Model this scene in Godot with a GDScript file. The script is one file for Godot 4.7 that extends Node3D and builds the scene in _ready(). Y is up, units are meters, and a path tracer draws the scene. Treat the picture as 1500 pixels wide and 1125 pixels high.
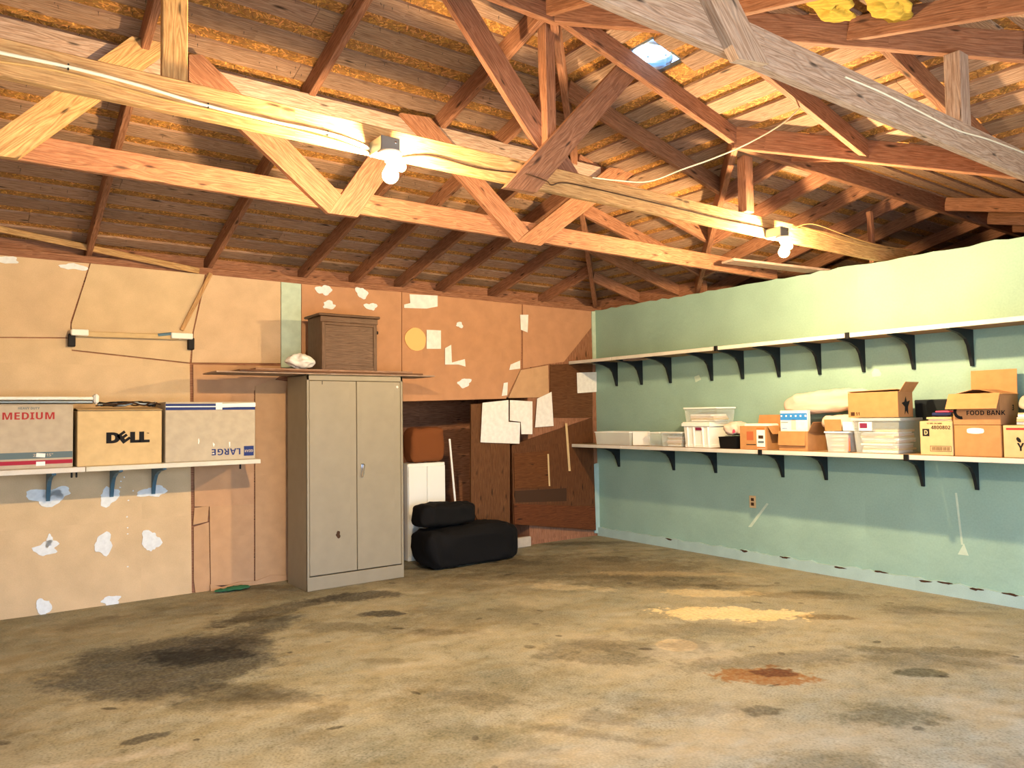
extends Node3D
# Old garage with hip roof, open trusses, two bare bulbs, shelves with boxes.
# World: back wall plane z=0, right wall plane x=0, floor y=0, metres.
const CAM := Vector3(-6.29776932, 1.45435602, 6.81582225)
const YAW := 0.635135907
const PITCH := 0.0415573085
const ROLL := -0.0142991205
const FOC := 1113.25795          # focal length in pixels of the 1500x1125 frame
const K := 1.0307764             # slope length per metre of run, 3:12 pitch
const WALL_H := 2.72
const DEPTH := 7.2               # back wall to door wall
const LEFT := -9.0
const VENTS := [Vector2(-2.86, 3.64), Vector2(1.65, 3.98)]

var rng := RandomNumberGenerator.new()
var M := {}
var fw: Vector3
var rt: Vector3
var up: Vector3
var taken := {}

# ------------------------------------------------------------------ pixels to places
func aim() -> void:
	fw = Vector3(sin(YAW) * cos(PITCH), sin(PITCH), -cos(YAW) * cos(PITCH))
	var r0 := fw.cross(Vector3.UP).normalized()
	var u0 := r0.cross(fw)
	rt = r0 * cos(ROLL) + u0 * sin(ROLL)
	up = u0 * cos(ROLL) - r0 * sin(ROLL)
func ray(px: float, py: float) -> Vector3:
	return fw + rt * ((px - 750.0) / FOC) + up * ((562.5 - py) / FOC)
func on_x(px: float, py: float, x: float) -> Vector3:
	var d := ray(px, py)
	return CAM + d * ((x - CAM.x) / d.x)
func on_y(px: float, py: float, y: float) -> Vector3:
	var d := ray(px, py)
	return CAM + d * ((y - CAM.y) / d.y)
func on_z(px: float, py: float, z: float) -> Vector3:
	var d := ray(px, py)
	return CAM + d * ((z - CAM.z) / d.z)

# ------------------------------------------------------------------ nodes
func numbered(n: String) -> String:
	if not taken.has(n):
		taken[n] = 0
		return n
	taken[n] += 1
	return "%s_%03d" % [n, taken[n]]
func tag(o: Node3D, label: String, category: String, group := "", kind := "") -> Node3D:
	o.set_meta("label", label)
	if category != "":
		o.set_meta("category", category)
	if group != "":
		o.set_meta("group", group)
	if kind != "":
		o.set_meta("kind", kind)
	return o
func thing(called: String, label: String, category: String, at := Vector3.ZERO, turn := 0.0, group := "", kind := "") -> Node3D:
	var o := Node3D.new()
	o.name = numbered(called)
	add_child(o, true)
	o.position = at
	o.rotation.y = turn
	return tag(o, label, category, group, kind)
func part(called: String, mesh: Mesh, m: Material, parent: Node3D, xf := Transform3D.IDENTITY) -> MeshInstance3D:
	var o := MeshInstance3D.new()
	o.name = called
	o.mesh = mesh
	if m:
		o.material_override = m
	o.cast_shadow = GeometryInstance3D.SHADOW_CASTING_SETTING_ON
	parent.add_child(o, true)
	o.transform = xf
	return o
func at(p: Vector3) -> Transform3D:
	return Transform3D(Basis.IDENTITY, p)
func turned(p: Vector3, e: Vector3) -> Transform3D:
	return Transform3D(Basis.from_euler(e), p)

# ------------------------------------------------------------------ mesh helpers
func mb() -> SurfaceTool:
	var st := SurfaceTool.new()
	st.begin(Mesh.PRIMITIVE_TRIANGLES)
	return st
# corners counter-clockwise seen from outside
func quad(st: SurfaceTool, a: Vector3, b: Vector3, c: Vector3, d: Vector3, ua: Vector2, ub: Vector2, uc: Vector2, ud: Vector2, col := Color.WHITE) -> void:
	var n := (b - a).cross(c - a)
	if n.length() < 1e-12:
		n = (c - a).cross(d - a)
	n = n.normalized()
	for t in [[a, ua], [c, uc], [b, ub], [a, ua], [d, ud], [c, uc]]:
		st.set_normal(n)
		st.set_color(col)
		st.set_uv(t[1])
		st.add_vertex(t[0])
func tri(st: SurfaceTool, a: Vector3, b: Vector3, c: Vector3, col := Color.WHITE) -> void:
	var n := (b - a).cross(c - a).normalized()
	for t in [a, c, b]:
		st.set_normal(n)
		st.set_color(col)
		st.set_uv(Vector2(t.x + t.z, t.y))
		st.add_vertex(t)
# box with chamfered edges, centred; uv in metres
func add_box(st: SurfaceTool, s: Vector3, xf := Transform3D.IDENTITY, bev := 0.0, col := Color.WHITE, uvo := Vector2.ZERO) -> void:
	var h := s * 0.5
	var b: float = min(bev, min(h.x, min(h.y, h.z)) * 0.8)
	var ax := [Vector3.RIGHT, Vector3.UP, Vector3.BACK]
	for i in 3:
		var n: Vector3 = ax[i]
		var u: Vector3 = ax[(i + 1) % 3]
		var v: Vector3 = ax[(i + 2) % 3]
		var hu: float = h[(i + 1) % 3] - b
		var hv: float = h[(i + 2) % 3] - b
		for sg in [-1.0, 1.0]:
			var c: Vector3 = n * h[i] * sg
			var p := [c - u * hu - v * hv, c + u * hu - v * hv, c + u * hu + v * hv, c - u * hu + v * hv]
			if sg < 0:
				p = [p[3], p[2], p[1], p[0]]
			var uv := []
			for q in p:
				# longest axis is u
				var t: Vector3 = q
				var w := Vector2(t.dot(u), t.dot(v))
				if s[(i + 2) % 3] > s[(i + 1) % 3]:
					w = Vector2(w.y, w.x)
				uv.append(w + uvo + Vector2(0.0, 0.37 * i + 0.11 * sg))
			quad(st, xf * p[0], xf * p[1], xf * p[2], xf * p[3], uv[0], uv[1], uv[2], uv[3], col)
	if b <= 0.0:
		return
	# edges
	for i in 3:
		var n: Vector3 = ax[i]
		var u: Vector3 = ax[(i + 1) % 3]
		var v: Vector3 = ax[(i + 2) % 3]
		var l: float = h[i] - b
		for su in [-1.0, 1.0]:
			for sv in [-1.0, 1.0]:
				var e1: Vector3 = u * h[(i + 1) % 3] * su + v * (h[(i + 2) % 3] - b) * sv
				var e2: Vector3 = u * (h[(i + 1) % 3] - b) * su + v * h[(i + 2) % 3] * sv
				var p := [e1 - n * l, e1 + n * l, e2 + n * l, e2 - n * l]
				if su * sv > 0:
					p = [p[3], p[2], p[1], p[0]]
				quad(st, xf * p[0], xf * p[1], xf * p[2], xf * p[3], Vector2(-l, 0) + uvo, Vector2(l, 0) + uvo, Vector2(l, b) + uvo, Vector2(-l, b) + uvo, col)
	for sx in [-1.0, 1.0]:
		for sy in [-1.0, 1.0]:
			for sz in [-1.0, 1.0]:
				var a := Vector3(h.x * sx, (h.y - b) * sy, (h.z - b) * sz)
				var c := Vector3((h.x - b) * sx, h.y * sy, (h.z - b) * sz)
				var d := Vector3((h.x - b) * sx, (h.y - b) * sy, h.z * sz)
				if sx * sy * sz > 0:
					tri(st, xf * a, xf * c, xf * d, col)
				else:
					tri(st, xf * a, xf * d, xf * c, col)
func box(s: Vector3, bev := 0.0, col := Color.WHITE, uvo := Vector2.ZERO) -> ArrayMesh:
	var st := mb()
	add_box(st, s, Transform3D.IDENTITY, bev, col, uvo)
	return st.commit()
func tint(v := 0.1) -> Color:
	var k := rng.randf_range(1.0 - v, 1.0 + v)
	return Color(k, k * rng.randf_range(0.97, 1.03), k * rng.randf_range(0.94, 1.04))
# timber from a to b; w across, h along "over"
func beam_mesh(a: Vector3, b: Vector3, w: float, h: float, over := Vector3.UP, v := 0.1) -> Array:
	var x := (b - a).normalized()
	var z := x.cross(over).normalized()
	var y := z.cross(x)
	var m := box(Vector3(a.distance_to(b), h, w), 0.004, tint(v), Vector2(rng.randf() * 7.0, rng.randf() * 5.0))
	return [m, Transform3D(Basis(x, y, z), (a + b) * 0.5)]
func beam(called: String, a: Vector3, b: Vector3, w: float, h: float, m: Material, parent: Node3D, over := Vector3.UP, v := 0.1) -> MeshInstance3D:
	var r := beam_mesh(a, b, w, h, over, v)
	return part(called, r[0], m, parent, r[1])
# polygon in local xy, front face at z=0 facing +z, thickness th behind; uv turned along the longest side
func add_slab(st: SurfaceTool, poly: PackedVector2Array, xf: Transform3D, th: float, col := Color.WHITE, uvo := Vector2.ZERO, swap := false) -> void:
	var p := poly
	if Geometry2D.is_polygon_clockwise(p):
		p = p.duplicate()
		p.reverse()
	# is_polygon_clockwise works in a y-down sense; check by area
	var area := 0.0
	for i in p.size():
		area += p[i].cross(p[(i + 1) % p.size()])
	if area < 0.0:
		p.reverse()
	var idx := Geometry2D.triangulate_polygon(p)
	var along := Vector2.RIGHT
	if swap:
		var best := 0.0
		for i in p.size():
			var e := p[(i + 1) % p.size()] - p[i]
			if e.length() > best:
				best = e.length()
				along = e.normalized()
	var n := xf.basis.z.normalized()
	for side in 2:
		for k in range(0, idx.size(), 3):
			var t := [p[idx[k]], p[idx[k + 1]], p[idx[k + 2]]]
			var ar: float = (t[1] - t[0]).cross(t[2] - t[0])
			if (ar > 0.0) == (side == 0):
				t = [t[0], t[2], t[1]]
			for q in t:
				st.set_normal(n if side == 0 else -n)
				st.set_color(col)
				st.set_uv(Vector2(q.dot(along), q.dot(along.orthogonal())) + uvo)
				st.add_vertex(xf * Vector3(q.x, q.y, 0.0 if side == 0 else -th))
	for i in p.size():
		var a := p[i]
		var b := p[(i + 1) % p.size()]
		var l := a.distance_to(b)
		quad(st, xf * Vector3(a.x, a.y, -th), xf * Vector3(b.x, b.y, -th), xf * Vector3(b.x, b.y, 0), xf * Vector3(a.x, a.y, 0), uvo, uvo + Vector2(l, 0), uvo + Vector2(l, th), uvo + Vector2(0, th), col)
func slab(poly: PackedVector2Array, xf: Transform3D, th: float, col := Color.WHITE, uvo := Vector2.ZERO, swap := false) -> ArrayMesh:
	var st := mb()
	add_slab(st, poly, xf, th, col, uvo, swap)
	return st.commit()
# polygon given in photo pixels, lying on the plane z = zf, thickness behind it
func poly_z(pts: Array, zf: float) -> PackedVector2Array:
	var o := PackedVector2Array()
	for q in pts:
		var w := on_z(q[0], q[1], zf)
		o.append(Vector2(w.x, w.y))
	return o
func plate_z(called: String, pts: Array, zf: float, th: float, m: Material, parent: Node3D, v := 0.06, swap := false) -> MeshInstance3D:
	return part(called, slab(poly_z(pts, zf), at(Vector3(0, 0, zf)), th, tint(v), Vector2(rng.randf() * 3.0, rng.randf() * 3.0), swap), m, parent)
# a piece of timber lying on the plane z = zf between two photo points, width w metres
func web(called: String, a: Vector2, b: Vector2, w: float, zf: float, m: Material, parent: Node3D) -> MeshInstance3D:
	var p := on_z(a.x, a.y, zf - 0.019)
	var q := on_z(b.x, b.y, zf - 0.019)
	return beam(called, p, q, 0.038, w, m, parent, Vector3.UP if abs((q - p).normalized().y) < 0.9 else Vector3.RIGHT)
func tube_mesh(pts: Array, r: float, sides := 8) -> ArrayMesh:
	var st := mb()
	var rings := []
	for i in pts.size():
		var d: Vector3 = (pts[min(i + 1, pts.size() - 1)] - pts[max(i - 1, 0)]).normalized()
		var s := d.cross(Vector3.UP if abs(d.y) < 0.95 else Vector3.RIGHT).normalized()
		var t := s.cross(d)
		var ring := []
		for k in sides:
			var a := TAU * k / sides
			ring.append([pts[i] + (s * cos(a) + t * sin(a)) * r, s * cos(a) + t * sin(a)])
		rings.append(ring)
	for i in pts.size() - 1:
		for k in sides:
			var k2 := (k + 1) % sides
			for e in [[rings[i][k], rings[i][k2], rings[i + 1][k2]], [rings[i][k], rings[i + 1][k2], rings[i + 1][k]]]:
				for v in e:
					st.set_normal(v[1])
					st.set_color(Color.WHITE)
					st.set_uv(Vector2(float(k) / sides, i * 0.1))
					st.add_vertex(v[0])
	for e in [0, pts.size() - 1]:
		for k in range(1, sides - 1):
			var r0: Array = rings[e]
			if e == 0:
				tri(st, r0[0][0], r0[k][0], r0[k + 1][0])
			else:
				tri(st, r0[0][0], r0[k + 1][0], r0[k][0])
	return st.commit()
func curve(pts: Array, n := 6) -> Array:
	var o := []
	for i in pts.size() - 1:
		var p0: Vector3 = pts[max(i - 1, 0)]
		var p1: Vector3 = pts[i]
		var p2: Vector3 = pts[i + 1]
		var p3: Vector3 = pts[min(i + 2, pts.size() - 1)]
		for k in n:
			o.append(p1.cubic_interpolate(p2, p0, p3, float(k) / n))
	o.append(pts[-1])
	return o
# profile of (radius, height) turned round y
func lathe(prof: Array, sides := 24) -> ArrayMesh:
	var st := mb()
	st.set_smooth_group(0)
	for i in prof.size() - 1:
		for k in sides:
			var a0 := TAU * k / sides
			var a1 := TAU * (k + 1) / sides
			var p := []
			for e in [[i, a0], [i, a1], [i + 1, a1], [i + 1, a0]]:
				var r: float = prof[e[0]][0]
				p.append(Vector3(r * cos(e[1]), prof[e[0]][1], r * sin(e[1])))
			var t1 := [p[0], p[1], p[2]]
			var t2 := [p[0], p[2], p[3]]
			for t in [t1, t2]:
				if (t[1] - t[0]).cross(t[2] - t[0]).length() > 1e-12:
					for v in t:
						st.set_uv(Vector2(v.x, v.y))
						st.add_vertex(v)
	st.generate_normals()
	return st.commit()
# soft lump: a rounded box pushed about by noise, base flattened
func lump(s: Vector3, e: float, amp: float, sd: int, freq := 6.0, n := 40) -> ArrayMesh:
	var ns := FastNoiseLite.new()
	ns.seed = sd
	ns.frequency = 1.0
	ns.fractal_octaves = 2
	var st := mb()
	st.set_smooth_group(0)
	var g := []
	for j in n + 1:
		var row := []
		var th := PI * j / n - PI / 2
		for i in 2 * n:
			var ph := TAU * i / (2 * n)
			var c := Vector3(cos(th) * cos(ph), sin(th), cos(th) * sin(ph))
			var q := Vector3(sign(c.x) * pow(abs(c.x), e), sign(c.y) * pow(abs(c.y), e), sign(c.z) * pow(abs(c.z), e))
			var p := q * s * 0.5
			p += c * amp * (0.5 - abs(ns.get_noise_3dv(p * freq * 0.55)) * 2.4 + 0.6 * ns.get_noise_3dv(p * freq * 0.3 + Vector3(9, 4, 2)))
			p.y = max(p.y, -s.y * 0.5)
			row.append(p)
		g.append(row)
	for j in n:
		for i in 2 * n:
			var i2 := (i + 1) % (2 * n)
			for t in [[g[j][i], g[j + 1][i2], g[j][i2]], [g[j][i], g[j + 1][i], g[j + 1][i2]]]:
				if (t[1] - t[0]).cross(t[2] - t[0]).length() > 1e-12:
					for v in [t[0], t[2], t[1]]:
						st.set_uv(Vector2(v.x, v.y))
						st.add_vertex(v)
	st.index()
	st.generate_normals()
	return st.commit()
# irregular blot outline
func blot(r: float, sd: int, n := 18, rough := 0.35, sx := 1.0, sy := 1.0) -> PackedVector2Array:
	var g := RandomNumberGenerator.new()
	g.seed = sd
	var o := PackedVector2Array()
	var ph := [g.randf() * TAU, g.randf() * TAU, g.randf() * TAU]
	for i in n:
		var a := TAU * i / n
		var q := r * (1.0 + rough * (0.55 * sin(2.0 * a + ph[0]) + 0.5 * sin(3.0 * a + ph[1]) + 0.35 * sin(5.0 * a + ph[2]) + 0.3 * g.randf_range(-1.0, 1.0)))
		o.append(Vector2(cos(a) * q * sx, sin(a) * q * sy))
	return o
func lettering(parent: Node3D, s: String, h: float, m: Material, xf: Transform3D, called := "lettering", stretch := 1.0, serif := false, bold := 0.0) -> MeshInstance3D:
	var t := TextMesh.new()
	var f := SystemFont.new()
	f.font_names = PackedStringArray(["Droid Serif" if serif else "Droid Sans"])
	f.font_weight = 700
	var fv := FontVariation.new()
	fv.base_font = f
	fv.variation_embolden = bold
	t.font = fv
	t.text = s
	t.font_size = 64
	t.pixel_size = h / 46.0
	t.depth = 0.0012
	var o := part(called, t, m, parent, xf)
	o.scale.x = stretch
	return o

# ------------------------------------------------------------------ materials
func mat(c: Color, rough := 0.85, tex: Texture2D = null, vc := false, scale := Vector3.ONE) -> StandardMaterial3D:
	var m := StandardMaterial3D.new()
	m.albedo_color = c
	m.roughness = rough
	m.metallic_specular = 0.35
	if tex:
		m.albedo_texture = tex
		m.uv1_scale = scale
	m.vertex_color_use_as_albedo = vc
	return m
func image_of(w: int, h: int, f: Callable) -> ImageTexture:
	var d := PackedByteArray()
	d.resize(w * h * 3)
	var i := 0
	for y in h:
		for x in w:
			var c: Color = f.call(x, y)
			d[i] = clampi(int(c.r * 255.0), 0, 255)
			d[i + 1] = clampi(int(c.g * 255.0), 0, 255)
			d[i + 2] = clampi(int(c.b * 255.0), 0, 255)
			i += 3
	var im := Image.create_from_data(w, h, false, Image.FORMAT_RGB8, d)
	im.generate_mipmaps()
	return ImageTexture.create_from_image(im)
func noise(sd: int, fr: float, oct := 4) -> FastNoiseLite:
	var n := FastNoiseLite.new()
	n.seed = sd
	n.frequency = fr
	n.fractal_octaves = oct
	return n
func grain(sd: int) -> ImageTexture:
	var n1 := noise(sd, 1.0, 3)
	var n2 := noise(sd + 1, 1.0, 2)
	var g := RandomNumberGenerator.new()
	g.seed = sd
	var knots := []
	for k in 5:
		knots.append(Vector3(g.randf() * 512, g.randf() * 256, g.randf_range(5, 12)))
	return image_of(512, 256, func(x, y):
		var yy := float(y)
		var dark := 0.0
		for k in knots:
			var dx: float = (x - k.x) / 2.2
			var dy: float = y - k.y
			var r := sqrt(dx * dx + dy * dy)
			yy += 14.0 * exp(-r * r / (k.z * k.z * 5.0)) * sign(dy)
			dark = max(dark, clampf(1.4 - r / k.z * 1.6, 0.0, 1.0))
		var a := n1.get_noise_2d(x * 0.012, yy * 0.16)
		var b := sin((yy * 0.32 + 5.0 * n2.get_noise_2d(x * 0.008, yy * 0.03)) * 1.7) * 0.5 + 0.5
		var f := n1.get_noise_2d(x * 0.09, yy * 0.9)
		var v := 0.84 + 0.16 * a - 0.10 * b * b + 0.07 * f - 0.4 * dark
		return Color(v, v * (0.975 - 0.05 * b), v * (0.95 - 0.09 * b)))
func osb_texture() -> ImageTexture:
	var w := 512
	var im := Image.create(w, w, false, Image.FORMAT_RGB8)
	im.fill(Color(0.62, 0.47, 0.27))
	var g := RandomNumberGenerator.new()
	g.seed = 5
	for k in 2600:
		var cx := g.randi_range(0, w - 1)
		var cy := g.randi_range(0, w - 1)
		var l := g.randf_range(10, 34)
		var t := g.randf_range(2.5, 7)
		var a := g.randf_range(-0.9, 0.9) + (PI / 2 if g.randf() < 0.3 else 0.0)
		var v := g.randf_range(0.6, 1.05)
		var c := Color(0.86 * v, 0.66 * v * g.randf_range(0.94, 1.04), 0.38 * v * g.randf_range(0.85, 1.1))
		var ca := cos(a)
		var sa := sin(a)
		for i in range(-int(l), int(l) + 1):
			for j in range(-int(t), int(t) + 1):
				var x := int(cx + (i * ca - j * sa) * 0.5)
				var y := int(cy + (i * sa + j * ca) * 0.5)
				im.set_pixel(posmod(x, w), posmod(y, w), c * (1.0 if abs(j) < t - 1.0 else 0.82))
	im.generate_mipmaps()
	return ImageTexture.create_from_image(im)
func mottle(sd: int, base: float, amp: float, fine: float, size := 384, fr := 0.012) -> ImageTexture:
	var n1 := noise(sd, fr, 4)
	var n2 := noise(sd + 3, 0.35, 2)
	return image_of(size, size, func(x, y):
		var v: float = base + amp * n1.get_noise_2d(x, y) + fine * n2.get_noise_2d(x, y)
		return Color(v, v, v))
func bumps(sd: int, fr: float, strength := 4.0) -> NoiseTexture2D:
	var t := NoiseTexture2D.new()
	t.width = 256
	t.height = 256
	t.seamless = true
	t.as_normal_map = true
	t.bump_strength = strength
	t.noise = noise(sd, fr, 4)
	return t

# concrete with stains: 1 texture over x -6.6..0, z 0..6.6
func floor_texture() -> ImageTexture:
	var N := 1536
	var span := 6.6
	var sc := N / span
	var a := noise(11, 0.004, 4).get_image(N, N, false, false, false)
	var b := noise(12, 0.03, 4).get_image(N, N, false, false, false)
	var c := noise(13, 0.25, 3).get_image(N, N, false, false, false)
	var da := a.get_data()
	var db := b.get_data()
	var dc := c.get_data()
	var d := PackedByteArray()
	d.resize(N * N * 3)
	var j := 0
	for i in N * N:
		var fa := da[i] - 128
		var fb := db[i] - 128
		var fc := dc[i] - 128
		var v := 150 + fa * 16 / 128 + fb * 12 / 128 + fc * 24 / 128
		if fb < -48:
			v -= (-48 - fb) / 3
		if fc < -52 and fa < 20:
			v -= 12
		var w := fa / 20
		d[j] = clampi(v + 2 + w, 0, 255)
		d[j + 1] = clampi(v - 2, 0, 255)
		d[j + 2] = clampi(v - 24 - w, 0, 255)
		j += 3
	# [x, z, rx, rz, turn, r, g, b, strength, edge, wobble, seed]
	var stains := [
		[-5.22, 1.86, 0.62, 0.60, 0.5, 0.33, 0.32, 0.31, 0.86, 0.30, 0.35, 21],
		[-5.08, 1.82, 0.34, 0.16, 0.6, 0.20, 0.20, 0.20, 0.85, 0.45, 0.8, 22],
		[-4.75, 1.55, 0.5, 0.18, -0.5, 0.36, 0.34, 0.32, 0.7, 0.5, 0.7, 23],
		[-4.30, 1.02, 0.55, 0.14, -0.25, 0.38, 0.35, 0.31, 0.75, 0.4, 0.7, 24],
		[-3.62, 1.02, 0.36, 0.15, 0.3, 0.30, 0.28, 0.26, 0.8, 0.35, 0.6, 25],
		[-3.72, 1.62, 0.17, 0.09, 0.7, 0.26, 0.25, 0.24, 0.85, 0.3, 0.5, 26],
		[-2.62, 1.2, 0.7, 0.35, 0.9, 0.44, 0.40, 0.33, 0.45, 0.7, 0.7, 27],
		[-1.5, 1.3, 1.2, 0.6, 0.8, 0.40, 0.35, 0.27, 0.6, 0.6, 0.7, 28],
		[-1.75, 3.28, 0.52, 0.2, 0.82, 0.90, 0.82, 0.62, 0.95, 0.12, 0.75, 29],
		[-1.35, 2.72, 0.4, 0.13, 0.8, 0.84, 0.77, 0.60, 0.7, 0.3, 0.9, 30],
		[-1.1, 2.0, 0.7, 0.10, 0.75, 0.80, 0.72, 0.56, 0.5, 0.5, 0.9, 31],
		[-2.1, 1.85, 0.38, 0.1, 0.95, 0.82, 0.76, 0.62, 0.55, 0.4, 0.9, 32],
		[-1.35, 2.2, 0.65, 0.28, 0.78, 0.42, 0.38, 0.31, 0.55, 0.5, 0.6, 33],
		[-2.67, 4.19, 0.26, 0.13, 0.75, 0.53, 0.35, 0.17, 0.9, 0.22, 0.9, 34],
		[-2.62, 4.18, 0.15, 0.06, 0.55, 0.36, 0.22, 0.11, 0.8, 0.4, 0.9, 35],
		[-2.62, 3.52, 0.13, 0.13, 0.0, 0.80, 0.72, 0.56, 0.8, 0.12, 0.12, 36],
		[-2.66, 3.66, 0.28, 0.24, 0.4, 0.74, 0.71, 0.64, 0.5, 0.5, 0.6, 37],
		[-2.66, 4.9, 0.22, 0.13, 0.6, 0.40, 0.37, 0.28, 0.65, 0.5, 0.7, 38],
		[-1.95, 4.72, 0.14, 0.07, 0.7, 0.34, 0.33, 0.25, 0.8, 0.3, 0.5, 39],
		[-1.5, 4.6, 0.45, 0.08, 0.8, 0.40, 0.36, 0.27, 0.6, 0.5, 0.8, 40],
		[-3.1, 4.5, 0.1, 0.06, 0.5, 0.36, 0.34, 0.28, 0.7, 0.4, 0.7, 41],
		[-1.3, 3.75, 0.2, 0.07, 0.8, 0.42, 0.35, 0.25, 0.6, 0.4, 0.6, 42],
		[-4.0, 3.3, 0.5, 0.3, 0.3, 0.44, 0.41, 0.33, 0.4, 0.7, 0.8, 43],
		[-3.3, 2.2, 0.6, 0.28, 0.4, 0.45, 0.41, 0.33, 0.4, 0.7, 0.8, 44],
		[-4.6, 3.9, 0.5, 0.2, 0.1, 0.43, 0.42, 0.32, 0.4, 0.6, 0.8, 45],
		[-5.55, 2.95, 0.12, 0.04, 0.0, 0.26, 0.25, 0.24, 0.7, 0.4, 0.8, 46],
		[-5.9, 3.05, 0.5, 0.06, 0.25, 0.78, 0.75, 0.70, 0.5, 0.5, 0.9, 47],
		[-3.5, 5.0, 0.35, 0.15, 0.3, 0.44, 0.40, 0.30, 0.45, 0.6, 0.8, 48],
		[-0.8, 3.3, 0.5, 0.12, 0.78, 0.46, 0.40, 0.30, 0.5, 0.5, 0.8, 49],
		[-3.6, 0.5, 1.6, 0.3, 0.0, 0.40, 0.36, 0.30, 0.35, 0.6, 0.6, 50],
	]
	var g := RandomNumberGenerator.new()
	g.seed = 8
	for i in 70:
		var far := g.randf()
		var br := g.randf_range(0.30, 0.46)
		stains.append([g.randf_range(-6.4, -0.1), 6.4 * far, g.randf_range(0.08, 0.55), g.randf_range(0.03, 0.16), g.randf_range(0.4, 1.2), br + 0.03, br, br - 0.06, g.randf_range(0.2, 0.55), 0.6, 0.9, 200 + i])
	for i in 26:
		stains.append([g.randf_range(-6.4, -0.1), g.randf_range(0.3, 6.4), g.randf_range(0.15, 0.6), g.randf_range(0.04, 0.15), g.randf_range(0.3, 1.2), 0.72, 0.68, 0.58, g.randf_range(0.15, 0.4), 0.7, 0.9, 300 + i])
	for i in 60:
		stains.append([g.randf_range(-6.4, -0.1), g.randf_range(0.3, 6.4), g.randf_range(0.012, 0.05), g.randf_range(0.008, 0.03), g.randf_range(0.0, 1.5), 0.28, 0.26, 0.22, g.randf_range(0.4, 0.8), 0.4, 0.7, 400 + i])
	for s in stains:
		var ns := noise(s[11], 1.0, 4)
		var R: float = max(s[2], s[3]) * 1.6
		var x0 := clampi(int((s[0] + span - R) * sc), 0, N - 1)
		var x1 := clampi(int((s[0] + span + R) * sc), 0, N - 1)
		var y0 := clampi(int((s[1] - R) * sc), 0, N - 1)
		var y1 := clampi(int((s[1] + R) * sc), 0, N - 1)
		var ct := cos(float(s[4]))
		var sn := sin(float(s[4]))
		for y in range(y0, y1 + 1):
			for x in range(x0, x1 + 1):
				var dx: float = x / sc - span - s[0]
				var dz: float = y / sc - s[1]
				var u: float = (dx * ct + dz * sn) / s[2]
				var v: float = (-dx * sn + dz * ct) / s[3]
				var q := sqrt(u * u + v * v)
				if q > 1.7:
					continue
				q += s[10] * (0.7 * ns.get_noise_2d(dx * 3.0, dz * 3.0) + 0.5 * ns.get_noise_2d(dx * 14.0, dz * 14.0))
				var k: float = clampf((1.0 - q) / s[9] + 0.5, 0.0, 1.0) * s[8]
				if k <= 0.0:
					continue
				k *= clampf(0.8 + 0.5 * ns.get_noise_2d(dx * 30.0, dz * 30.0), 0.0, 1.0)
				var o := (y * N + x) * 3
				d[o] = int(lerpf(d[o], s[5] * 255.0 * d[o] / 180.0 if s[5] < 0.5 else s[5] * 255.0, k))
				d[o + 1] = int(lerpf(d[o + 1], s[6] * 255.0 * d[o + 1] / 172.0 if s[5] < 0.5 else s[6] * 255.0, k))
				d[o + 2] = int(lerpf(d[o + 2], s[7] * 255.0 * d[o + 2] / 154.0 if s[5] < 0.5 else s[7] * 255.0, k))
	var im := Image.create_from_data(N, N, false, Image.FORMAT_RGB8, d)
	im.generate_mipmaps()
	return ImageTexture.create_from_image(im)

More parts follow.
